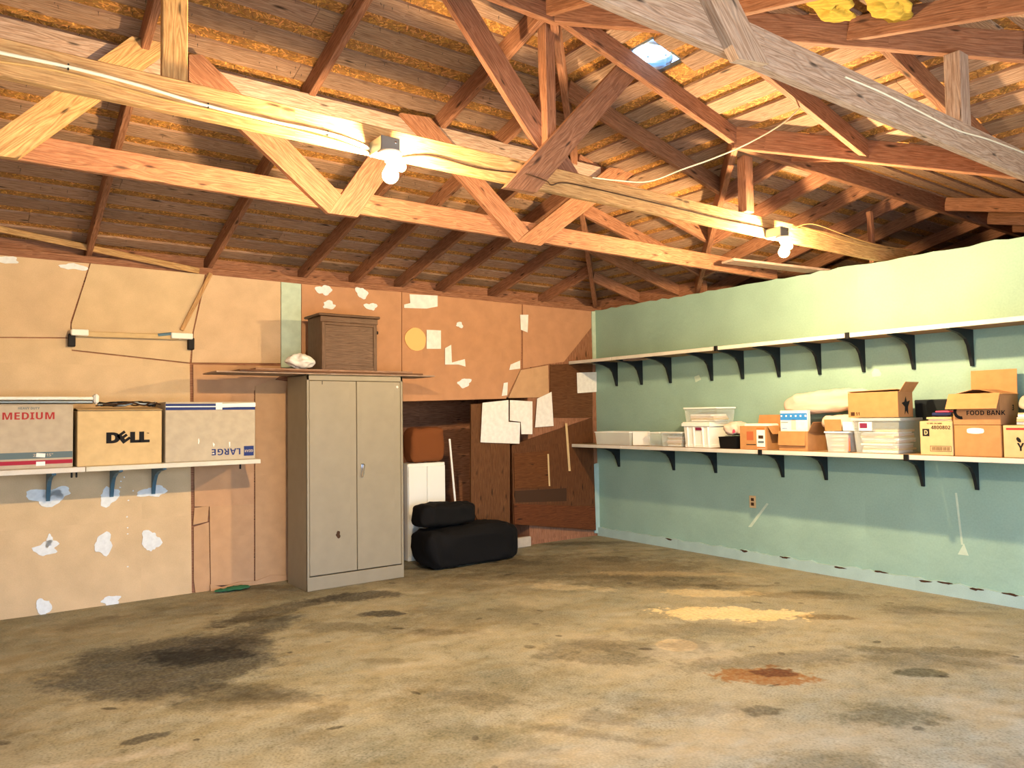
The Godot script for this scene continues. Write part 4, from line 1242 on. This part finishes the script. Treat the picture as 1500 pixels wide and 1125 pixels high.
# ------------------------------------------------------------------ clutter in the corner
func build_corner_clutter() -> void:
	# dark recess to the right of the cabinet
	var t := thing("white_chest", "small white two door chest in the dark recess", "chest", Vector3(-2.36, 0.0, -0.02))
	part("body", box(Vector3(0.44, 0.98, 0.22), 0.006), M.white_plastic, t, at(Vector3(0, 0.49, -0.12)))
	for s in [-1.0, 1.0]:
		part("door", box(Vector3(0.212, 0.9, 0.012), 0.004), M.white_plastic, t, at(Vector3(s * 0.109, 0.5, -0.003)))
	var n := part(numbered("orange_blanket"), lump(Vector3(0.40, 0.36, 0.22), 0.35, 0.012, 41, 9.0, 28), M.orange, self, at(Vector3(-2.33, 0.98 + 0.185, -0.13)))
	n.material_override = M.rust
	tag(n, "folded rust brown blanket lying on the white chest", "blanket")
	t = thing("white_pole", "thin white pole standing in front of the white chest", "pole")
	part("pole", tube_mesh([Vector3(-2.05, 0.3, 0.06), Vector3(-2.11, 1.22, 0.02)], 0.011), M.white, t)
	part("foot", tube_mesh([Vector3(-2.045, 0.0, 0.065), Vector3(-2.05, 0.3, 0.06)], 0.014), M.white, t)
	# leaning boards
	var defs := [
		["wood_panel", "narrow golden brown board leaning beside the recess", [[690, 592], [747, 590], [747, 772], [706, 776], [690, 740]], 0.05, M.brown_wood, Color(1.3, 1.15, 0.9)],
		["wood_panel", "large dark brown panel with an inset leaning in the corner", [[750, 652], [868, 612], [873, 777], [752, 768]], 0.035, M.brown_wood, Color(0.9, 0.84, 0.78)],
	]
	for q in defs:
		t = thing(q[0], q[1], "panel")
		part("board", slab(poly_z(q[2], q[3]), at(Vector3(0, 0, q[3])), 0.02, q[5], Vector2(0.2, 0.4), true), q[4], t)
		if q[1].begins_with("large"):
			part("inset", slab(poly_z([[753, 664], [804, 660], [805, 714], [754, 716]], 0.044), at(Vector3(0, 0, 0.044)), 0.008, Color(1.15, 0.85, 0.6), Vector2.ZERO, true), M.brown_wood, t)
			part("gap_shade", slab(poly_z([[754, 719], [830, 715], [830, 734], [755, 736]], 0.038), at(Vector3(0, 0, 0.038)), 0.002), M.ink_brown, t)  # flat dark strip, shade of an open gap put into the colour
			part("rail", slab(poly_z([[753, 738], [872, 742], [873, 776], [754, 768]], 0.048), at(Vector3(0, 0, 0.048)), 0.012, Color(1.0, 0.75, 0.6), Vector2(0.7, 0.1)), M.brown_wood, t)
			part("edge_strip", slab(poly_z([[828, 620], [831, 620], [836, 690], [833, 690]], 0.04), at(Vector3(0, 0, 0.04)), 0.004), M.kraft_pale, t)
			part("edge_strip", slab(poly_z([[802, 665], [804, 665], [806, 712], [804, 712]], 0.049), at(Vector3(0, 0, 0.049)), 0.004), M.kraft_pale, t)
	# white cartons and papers on the wall above the panels
	for q in [
		[[[707, 590], [745, 586], [745, 618], [762, 619], [761, 650], [704, 648]], 0.075, "large white sheet of card hanging left above the brown panel"],
		[[[747, 586], [780, 588], [780, 636], [764, 636], [763, 618], [747, 616]], 0.078, "white framed pale card hanging in the middle above the panel"],
		[[[787, 584], [808, 574], [811, 624], [784, 626]], 0.018, "upright white card nearest the corner above the panel"]]:
		n = plate_z(numbered("white_card"), q[0], q[1], 0.004, M.paper, self, 0.02)
		tag(n, q[2], "card")
	# black bag and small things on the floor
	n = part(numbered("black_bag"), lump(Vector3(1.10, 0.36, 0.42), 0.3, 0.03, 55, 6.0, 40), M.black_bag, self, turned(Vector3(-2.14, 0.19, 0.37), Vector3(0, 0.03, 0)))
	tag(n, "slumped black plastic bag on the floor beside the steel cabinet", "bag")
	n = part(numbered("black_bag"), lump(Vector3(0.62, 0.22, 0.30), 0.4, 0.02, 57, 7.0, 30), M.black_bag, self, at(Vector3(-2.38, 0.50, 0.34)))
	tag(n, "smaller black bag heaped on top of the slumped black bag", "bag")
	n = part(numbered("white_block"), box(Vector3(0.36, 0.11, 0.05), 0.006), M.kraft_grey, self, at(Vector3(-1.28, 0.057, 0.06)))
	tag(n, "pale grey offcut block on the floor under the brown panel", "block")
	t = thing("green_rag", "dark green rag on the floor below the torn cardboard", "rag", Vector3(-4.36, 0.0, 0.15))
	part("cloth", lump(Vector3(0.30, 0.03, 0.09), 0.9, 0.012, 71, 22.0, 20), M.green, t, at(Vector3(0, 0.02, 0)))

# ------------------------------------------------------------------ goods on the lower right shelf
# thing whose local +z looks into the room; x along the wall to the right
func goods(called: String, label: String, cat: String, pl: float, pr: float, xf: float, y: float, turn := 0.0, group := "") -> Array:
	var z0 := on_x(pl, 650, xf).z
	var z1 := on_x(pr, 650, xf).z
	var t := thing(called, label, cat, Vector3(xf, y, (z0 + z1) * 0.5), -PI / 2 + turn, group)
	return [t, z1 - z0]
func tray(w: float, h: float, d: float, th: float, taper: float) -> ArrayMesh:
	var st := mb()
	var a := [Vector3(-w * 0.5 + taper, 0, -taper), Vector3(w * 0.5 - taper, 0, -taper), Vector3(w * 0.5 - taper, 0, -d + taper), Vector3(-w * 0.5 + taper, 0, -d + taper)]
	var b := [Vector3(-w * 0.5, h, 0), Vector3(w * 0.5, h, 0), Vector3(w * 0.5, h, -d), Vector3(-w * 0.5, h, -d)]
	var z := Vector2.ZERO
	for i in 4:
		var j := (i + 1) % 4
		quad(st, a[i], a[j], b[j], b[i], z, Vector2(w, 0), Vector2(w, h), Vector2(0, h))
	quad(st, a[3], a[2], a[1], a[0], z, z, z, z)
	return st.commit()
func rim(w: float, d: float, t: float, h: float) -> ArrayMesh:
	var st := mb()
	for s in [-1.0, 1.0]:
		add_box(st, Vector3(w, h, t), at(Vector3(0, 0, -d * 0.5 + s * (d - t) * 0.5)), 0.002)
		add_box(st, Vector3(t, h, d - 2 * t), at(Vector3(s * (w - t) * 0.5, 0, -d * 0.5)), 0.002)
	return st.commit()
func open_carton(t: Node3D, w: float, h: float, d: float, m: Material) -> void:
	var st := mb()
	var c := tint(0.04)
	for s in [-1.0, 1.0]:
		add_box(st, Vector3(w, h, 0.005), at(Vector3(0, h * 0.5, -d * 0.5 + s * (d - 0.005) * 0.5)), 0.001, c)
		add_box(st, Vector3(0.005, h, d - 0.01), at(Vector3(s * (w - 0.005) * 0.5, h * 0.5, -d * 0.5)), 0.001, c)
	add_box(st, Vector3(w - 0.01, 0.005, d - 0.01), at(Vector3(0, 0.004, -d * 0.5)), 0.0, c)
	part("body", st.commit(), m, t)
func closed_carton(t: Node3D, w: float, h: float, d: float, m: Material) -> void:
	part("body", box(Vector3(w, h, d), 0.004, tint(0.04), Vector2(rng.randf(), rng.randf())), m, t, at(Vector3(0, h * 0.5, -d * 0.5)))
	part("tape", box(Vector3(w * 0.98, 0.001, 0.05)), M.kraft_pale, t, at(Vector3(0, h + 0.0008, -d * 0.5)))
func sheets(called: String, label: String, p: Vector3, w: float, d: float, n: int, turn: float, sd: int) -> Node3D:
	var t := thing(called, label, "papers", p, turn)
	var g := RandomNumberGenerator.new()
	g.seed = sd
	var y := 0.0
	for i in n:
		var th := g.randf_range(0.008, 0.02)
		part("sheaf", box(Vector3(w * g.randf_range(0.85, 1.0), th, d * g.randf_range(0.85, 1.0)), 0.002), [M.paper, M.kraft_pale, M.linen][i % 3], t, turned(Vector3(g.randf_range(-0.01, 0.01), y + th * 0.5, g.randf_range(-0.01, 0.01)), Vector3(0, g.randf_range(-0.12, 0.12), 0)))
		y += th + 0.0008
	return t
func build_right_shelf_goods() -> void:
	var Y := 1.1125
	var r: Array
	var t: Node3D
	var n: MeshInstance3D
	# low clear bins at the corner end
	r = goods("plastic_bin", "shallow clear bin with pale rim at the corner end of the shelf", "bin", 872, 922, -0.38, Y)
	t = r[0]
	part("body", tray(r[1], 0.14, 0.30, 0.003, 0.012), M.frost, t)
	part("rim", rim(r[1] + 0.012, 0.312, 0.014, 0.012), M.white_plastic, t, at(Vector3(0, 0.14, 0.006)))
	r = goods("plastic_divider", "white plastic panel propped upright next to the shallow clear bin", "panel", 925, 943, -0.37, Y)
	part("sheet", box(Vector3(0.2, 0.15, 0.012), 0.004), M.white_plastic, r[0], turned(Vector3(0, 0.0765, -0.06), Vector3(0, 0.35, 0)))
	r = goods("plastic_bin", "small clear bin between the white panel and the lidded box", "bin", 949, 966, -0.37, Y)
	part("body", tray(r[1], 0.14, 0.28, 0.003, 0.01), M.clear, r[0])
	part("rim", rim(r[1] + 0.01, 0.29, 0.012, 0.012), M.white_plastic, r[0], at(Vector3(0, 0.14, 0.005)))
	r = goods("plastic_bin", "small clear box with white lid full of papers", "bin", 969, 998, -0.37, Y)
	part("body", tray(r[1], 0.135, 0.28, 0.003, 0.01), M.clear, r[0])
	part("lid", box(Vector3(r[1] + 0.012, 0.014, 0.295), 0.004), M.white_plastic, r[0], at(Vector3(0, 0.143, -0.14)))
	sheets("paper_stack", "little stack of papers inside the small lidded box", r[0].position + Vector3(0.14, 0.004, 0), 0.2, r[1] * 0.75, 7, 0.0, 3)
	# white tote with a clear box on it
	r = goods("white_tote", "white ribbed plastic tote with a dark label", "tote", 1002, 1040, -0.38, Y)
	t = r[0]
	var w: float = r[1]
	part("body", tray(w, 0.235, 0.36, 0.004, 0.015), M.white_plastic, t)
	part("rim", rim(w + 0.03, 0.39, 0.02, 0.03), M.white_plastic, t, at(Vector3(0, 0.225, 0.015)))
	part("lid", box(Vector3(w + 0.02, 0.012, 0.375), 0.004), M.white_plastic, t, at(Vector3(0, 0.246, -0.18)))
	for s in [-0.36, -0.12, 0.22, 0.42]:
		part("rib", box(Vector3(0.022, 0.2, 0.012), 0.004), M.white_plastic, t, turned(Vector3(w * s, 0.108, -0.005), Vector3(0.06, 0, 0)))
	part("base_rim", rim(w - 0.014, 0.345, 0.012, 0.03), M.white_plastic, t, at(Vector3(0, 0.016, -0.008)))
	part("label_plate", box(Vector3(0.08, 0.028, 0.004), 0.001), M.plum, t, at(Vector3(0.03, 0.185, 0.004)))
	t = thing("plastic_bin", "clear box with a white lid standing on the white tote", "bin", Vector3(-0.35, Y + 0.254, 1.87), -PI / 2)
	part("body", tray(0.40, 0.125, 0.28, 0.003, 0.012), M.clear, t)
	part("lid", box(Vector3(0.42, 0.018, 0.30), 0.005), M.white_plastic, t, at(Vector3(0, 0.134, -0.14)))
	sheets("paper_stack", "papers inside the clear box on the white tote", Vector3(-0.21, Y + 0.258, 1.87), 0.22, 0.32, 4, 0.0, 8)
	# black bin with a bag
	r = goods("black_bin", "low black bin between the tote and a brown carton", "bin", 1053, 1079, -0.40, Y)
	part("body", tray(r[1], 0.11, 0.30, 0.004, 0.008), M.black, r[0])
	part("rim", rim(r[1] + 0.006, 0.306, 0.01, 0.01), M.black, r[0], at(Vector3(0, 0.108, 0.003)))
	n = part(numbered("pink_bag"), lump(Vector3(0.24, 0.13, 0.19), 0.7, 0.015, 91, 15.0, 22), M.linen, self, at(r[0].position + Vector3(0.15, 0.185, -0.015)))
	tag(n, "crumpled white and pink bag stuffed in the black bin", "bag")
	part("pink_print", slab(blot(0.018, 12, 10, 0.3), at(Vector3.ZERO), 0.004), M.pink, n, turned(Vector3(-0.115, -0.02, 0.06), Vector3(0, -PI / 2, 0)))
	# brown carton with a shipping label
	r = goods("brown_carton", "open brown carton with an orange and white shipping label", "box", 1085, 1122, -0.39, Y, 0.06)
	t = r[0]
	w = r[1]
	open_carton(t, w, 0.215, 0.30, M.kraft)
	var lb := part("shipping_label", box(Vector3(0.085, 0.19, 0.001)), M.paper, t, at(Vector3(w * 0.5 - 0.055, 0.105, 0.001)))
	part("label_band", box(Vector3(0.085, 0.02, 0.0006)), M.orange, lb, at(Vector3(0, 0.085, 0.0009)))
	part("label_band", box(Vector3(0.085, 0.014, 0.0006)), M.orange, lb, at(Vector3(0, -0.085, 0.0009)))
	part("label_print", box(Vector3(0.05, 0.03, 0.0006)), M.ink_brown, lb, at(Vector3(0, 0.01, 0.0009)))
	part("label_print", box(Vector3(0.06, 0.02, 0.0006)), M.ink_slate, lb, at(Vector3(0, -0.035, 0.0009)))
	part("print_block", box(Vector3(0.07, 0.08, 0.0008)), M.ink_red, t, at(Vector3(-0.03, 0.125, 0.0008))).material_override = mat(Color(0.66, 0.36, 0.22), 0.9)
	part("print_line", box(Vector3(0.10, 0.008, 0.0008)), M.ink, t, at(Vector3(-0.02, 0.045, 0.0008)))
	part("flap", box(Vector3(w, 0.11, 0.004), 0.001, tint(0.05)), M.kraft, t, turned(Vector3(0, 0.262, -0.315), Vector3(-0.3, 0, 0)))
	part("flap", box(Vector3(0.004, 0.09, 0.26), 0.001, tint(0.05)), M.kraft, t, turned(Vector3(w * 0.5 + 0.028, 0.178, -0.15), Vector3(0, 0, 0.6)))
	n = part(numbered("paper_parcel"), box(Vector3(w - 0.03, 0.07, 0.2), 0.01), M.paper, self, turned(t.position + Vector3(0.13, 0.20, 0), Vector3(0, -PI / 2 + 0.06, 0)))
	tag(n, "white paper parcel sticking out of the labelled brown carton", "parcel")
	# open carton with a printed white box in it
	r = goods("open_carton", "open carton with a kraft flap folded down over its front", "box", 1141, 1183, -0.37, Y)
	t = r[0]
	w = r[1]
	open_carton(t, w, 0.17, 0.30, M.kraft)
	part("flap", box(Vector3(w - 0.015, 0.125, 0.004), 0.001, tint(0.04)), M.kraft, t, turned(Vector3(-0.005, 0.108, 0.012), Vector3(-0.1, 0, 0)))
	part("flap", box(Vector3(0.004, 0.10, 0.28), 0.001, tint(0.04)), M.kraft, t, turned(Vector3(w * 0.5 + 0.026, 0.205, -0.15), Vector3(0, 0, -0.5)))
	var q := thing("printed_box", "white product box with a blue band standing in the open carton", "box", t.position + Vector3(0.03, 0.012, -0.01), -PI / 2)
	part("body", box(Vector3(w - 0.014, 0.335, 0.05), 0.003), M.paper, q, turned(Vector3(0, 0.172, -0.028), Vector3(0, 0, 0)))
	part("blue_band", box(Vector3(w - 0.018, 0.062, 0.001)), M.print_blue, q, at(Vector3(0, 0.285, -0.0025)))
	for k in 6:
		part("band_icon", box(Vector3(0.014, 0.014, 0.0006)), M.white, q, at(Vector3(-w * 0.42 + k * w * 0.168, 0.292, -0.0015)))
	part("picture", box(Vector3(0.045, 0.09, 0.001), 0.0003), M.linen, q, at(Vector3(0.0, 0.215, -0.0025)))
	part("text_block", box(Vector3(0.07, 0.006, 0.0008)), M.ink_slate, q, at(Vector3(-0.09, 0.235, -0.0026)))
	part("text_block", box(Vector3(0.05, 0.006, 0.0008)), M.print_blue, q, at(Vector3(-0.09, 0.18, -0.0026)))
	# pillow in a bag
	var za := on_x(1150, 600, -0.1).z
	var zb := on_x(1285, 600, -0.1).z
	n = part(numbered("pillow"), lump(Vector3(0.15, 0.20, zb - za), 0.7, 0.014, 95, 7.0, 36), M.linen, self, turned(Vector3(-0.10, Y + 0.425, (za + zb) * 0.5), Vector3(-0.06, 0, 0)))
	tag(n, "big pale pink pillow lying across the open carton and the tubs", "pillow")
	n = part(numbered("pillow"), lump(Vector3(0.22, 0.12, 0.30), 0.7, 0.012, 97, 9.0, 28), M.linen, self, at(Vector3(-0.21, Y + 0.25, on_x(1231, 600, -0.2).z)))
	tag(n, "smaller pale pink cushion squeezed under the big pillow", "pillow")
	# small tub with papers
	r = goods("plastic_bin", "small translucent tub with white papers and orange sheet", "bin", 1209, 1243, -0.39, Y)
	t = r[0]
	w = r[1]
	part("body", tray(w, 0.165, 0.26, 0.003, 0.015), M.frost, t)
	part("rim", rim(w + 0.014, 0.274, 0.014, 0.014), M.white_plastic, t, at(Vector3(0, 0.165, 0.007)))
	sheets("paper_stack", "white papers filling the small translucent tub", t.position + Vector3(0.13, 0.004, 0), 0.18, w * 0.72, 9, 0.0, 12)
	n = part(numbered("orange_sheet"), box(Vector3(0.003, 0.12, 0.05), 0.001), M.orange, self, at(t.position + Vector3(0.03, 0.07, w * 0.36)))
	tag(n, "orange sheet standing inside the small translucent tub", "paper")
	n = part(numbered("carton_flap"), box(Vector3(0.004, 0.095, 0.15), 0.001), M.kraft, self, turned(t.position + Vector3(0.01, 0.225, -0.035), Vector3(0, 0, 0.12)))
	tag(n, "loose kraft cardboard piece on the small translucent tub", "cardboard")
	n = part(numbered("carton_flap"), box(Vector3(0.004, 0.075, 0.10), 0.001), M.paper, self, turned(t.position + Vector3(0.012, 0.215, 0.10), Vector3(0, 0, 0.1)))
	tag(n, "loose white card piece on the small translucent tub", "cardboard")
	# large clear tub
	r = goods("plastic_tub", "large clear tub with a plum label full of folded papers", "tub", 1250, 1318, -0.40, Y)
	t = r[0]
	w = r[1]
	part("body", tray(w, 0.275, 0.36, 0.004, 0.018), M.clear, t)
	part("rim", rim(w + 0.024, 0.384, 0.022, 0.022), M.frost, t, at(Vector3(0, 0.27, 0.012)))
	lb = part("label_plate", box(Vector3(0.11, 0.07, 0.002), 0.0006), M.paper, t, at(Vector3(-w * 0.22, 0.215, 0.0)))
	part("label_block", box(Vector3(0.062, 0.04, 0.001)), M.plum, lb, at(Vector3(-0.015, 0.006, 0.0016)))
	sheets("paper_stack", "folded cream papers piled inside the large clear tub", t.position + Vector3(0.18, 0.004, 0), 0.28, w * 0.82, 11, 0.0, 14)
	# carton on the tub
	q = thing("brown_carton", "worn brown carton tipped on top of the large clear tub", "box", Vector3(-0.40, Y + 0.287, on_x(1278, 600, -0.40).z), -PI / 2 - 0.05)
	w = 0.42
	open_carton(q, w, 0.20, 0.21, M.kraft)
	part("flap", box(Vector3(w, 0.004, 0.10), 0.001, tint(0.05)), M.kraft, q, turned(Vector3(0, 0.208, -0.045), Vector3(-0.10, 0, 0.02)))
	part("flap", box(Vector3(w, 0.004, 0.10), 0.001, tint(0.05)), M.kraft, q, turned(Vector3(0, 0.210, -0.16), Vector3(0.06, 0, -0.015)))
	part("bird_print", slab(PackedVector2Array([Vector2(-0.06, 0.02), Vector2(-0.02, 0.03), Vector2(0.0, 0.07), Vector2(0.015, 0.03), Vector2(0.06, 0.04), Vector2(0.03, -0.01), Vector2(0.03, -0.07), Vector2(0.0, -0.04), Vector2(-0.02, -0.07), Vector2(-0.015, -0.01)]), at(Vector3.ZERO), 0.001), M.ink, q, turned(Vector3(w * 0.5 + 0.0012, 0.09, -0.11), Vector3(0, PI / 2, 0)))
	lettering(q, "11", 0.026, M.ink_brown, at(Vector3(-w * 0.5 + 0.085, 0.028, 0.001)))
	part("print_block", box(Vector3(0.035, 0.03, 0.0008)), M.ink_brown, q, at(Vector3(-w * 0.5 + 0.04, 0.028, 0.0008)))
	part("flap", box(Vector3(0.004, 0.09, 0.19), 0.001, tint(0.04)), M.kraft, q, turned(Vector3(w * 0.5 + 0.03, 0.235, -0.11), Vector3(0, 0, -0.6)))
	# carton with a product number
	r = goods("numbered_carton", "tan carton printed with a black letter square and a long number", "box", 1348, 1396, -0.38, Y)
	t = r[0]
	w = r[1]
	closed_carton(t, w, 0.255, 0.30, M.kraft_pale)
	var sq := part("letter_square", box(Vector3(0.05, 0.055, 0.001)), M.ink, t, at(Vector3(-w * 0.5 + 0.045, 0.17, 0.0006)))
	lettering(sq, "D", 0.032, M.kraft_pale, at(Vector3(0, 0, 0.0006)))
	lettering(t, "4800802", 0.026, M.ink, at(Vector3(0.035, 0.208, 0.0006)))
	lettering(t, "12 500  IN 5000", 0.011, M.ink_brown, at(Vector3(-0.01, 0.238, 0.0006)))
	var bc := mb()
	for e in [[0, 0.02, 0.15, 0.003], [0, -0.02, 0.15, 0.003], [-0.0735, 0, 0.003, 0.04], [0.0735, 0, 0.003, 0.04]]:
		add_box(bc, Vector3(e[2], e[3], 0.001), at(Vector3(e[0], e[1], 0)))
	for k in 22:
		add_box(bc, Vector3(0.0015 + 0.002 * fmod(k * 0.618, 1.0), 0.028, 0.001), at(Vector3(-0.062 + k * 0.0059, 0, 0)))
	part("barcode", bc.commit(), M.ink_brown, t, at(Vector3(0.03, 0.05, 0.0006)))
	q = sheets("booklet_pile", "white and navy booklets lying on the numbered carton", t.position + Vector3(0.14, 0.2575, 0), 0.24, 0.18, 2, 0.1, 17)
	part("navy_cover", box(Vector3(0.16, 0.022, 0.13), 0.004), M.navy, q, turned(Vector3(-0.02, 0.05, 0.0), Vector3(0.0, 0.2, 0)))
	part("pink_cover", box(Vector3(0.18, 0.012, 0.1), 0.003), M.pink, q, turned(Vector3(0.02, 0.068, 0.02), Vector3(0.0, -0.1, 0)))
	n = part(numbered("dark_tray"), box(Vector3(0.02, 0.16, 0.26), 0.008), M.bracket_black, self, turned(Vector3(-0.045, Y + 0.3, on_x(1365, 605, -0.05).z), Vector3(0, 0, 0.12)))
	n.position.y = Y + 0.2575 + 0.085
	tag(n, "dark tray leaning on the wall behind the booklets", "tray")
	# lower carton with an oval handle hole, food carton above
	r = goods("handle_carton", "orange brown carton with a white oval handle hole", "box", 1398, 1467, -0.38, Y)
	t = r[0]
	w = r[1]
	closed_carton(t, w, 0.225, 0.31, M.kraft)
	var ov := PackedVector2Array()
	for k in 24:
		var a := TAU * k / 24
		ov.append(Vector2(clampf(cos(a) * 0.06, -0.045, 0.045) + 0.012 * cos(a), 0.021 * sin(a)))
	part("handle_hole", slab(ov, at(Vector3.ZERO), 0.001), M.paper, t, at(Vector3(-0.01, 0.185, 0.0012)))
	q = thing("food_carton", "open brown food carton stacked on the carton with the oval hole", "box", t.position + Vector3(0.0, 0.228, 0.0), -PI / 2)
	open_carton(q, w, 0.215, 0.31, M.kraft)
	part("flap", box(Vector3(w + 0.03, 0.13, 0.004), 0.001, tint(0.04)), M.kraft, q, turned(Vector3(-0.01, 0.17, 0.038), Vector3(-0.55, 0, 0)))
	part("flap", box(Vector3(w, 0.19, 0.004), 0.001, tint(0.04)), M.kraft, q, turned(Vector3(0.0, 0.308, -0.312), Vector3(-0.05, 0, 0)))
	part("flap", box(Vector3(0.15, 0.004, 0.30), 0.001, tint(0.05)), M.kraft, q, turned(Vector3(w * 0.5 - 0.06, 0.235, -0.155), Vector3(0, 0, -0.25)))
	part("flap", box(Vector3(0.15, 0.004, 0.30), 0.001, tint(0.05)), M.kraft, q, turned(Vector3(-w * 0.5 + 0.06, 0.235, -0.155), Vector3(0, 0, 0.25)))
	lettering(q, "FOOD BANK", 0.032, M.ink, at(Vector3(0.06, 0.085, 0.0012)))
	var arc := PackedVector2Array()
	for k in 15:
		var a := PI * 0.55 + PI * 1.0 * k / 14
		arc.append(Vector2(cos(a), sin(a)) * 0.055)
	for k in 15:
		var a := PI * 1.55 - PI * 1.0 * k / 14
		arc.append(Vector2(cos(a), sin(a)) * 0.033)
	part("logo_arc", slab(arc, at(Vector3.ZERO), 0.001), M.ink, q, at(Vector3(-0.10, 0.095, 0.0012)))
	lettering(q, "3", 0.04, M.ink, turned(Vector3(w * 0.5 + 0.001, 0.12, -0.22), Vector3(0, PI / 2, 0)))
	# last carton
	r = goods("coffee_carton", "tan carton with a bean emblem beside the stacked food carton", "box", 1470, 1533, -0.38, Y)
	t = r[0]
	w = r[1]
	closed_carton(t, w, 0.225, 0.30, M.kraft_pale)
	lettering(t, "Yn", 0.055, M.ink, at(Vector3(0.0, 0.075, 0.0006)))
	for e in [[-0.035, 0.125, 0.5], [0.02, 0.128, -0.4]]:
		part("bean_print", slab(blot(0.017, 5, 12, 0.08, 0.7, 1.2), at(Vector3.ZERO), 0.001), M.ink, t, turned(Vector3(e[0], e[1], 0.0012), Vector3(0, 0, e[2])))
	part("print_line", box(Vector3(0.16, 0.014, 0.0008)), M.ink_red, t, at(Vector3(-0.03, 0.2, 0.0006)))
	q = sheets("paper_stack", "loose bluish white papers heaped on the carton with bean emblem", t.position + Vector3(0.15, 0.2275, 0.03), 0.22, 0.2, 5, 0.1, 19)
	n = part(numbered("grey_bag"), lump(Vector3(0.2, 0.12, 0.2), 0.8, 0.015, 120, 12.0, 18), M.kraft_grey, self, at(t.position + Vector3(0.16, 0.2275 + 0.09 + 0.06, 0.02)))
	tag(n, "grey cloth bundle on top of the loose papers", "bundle")
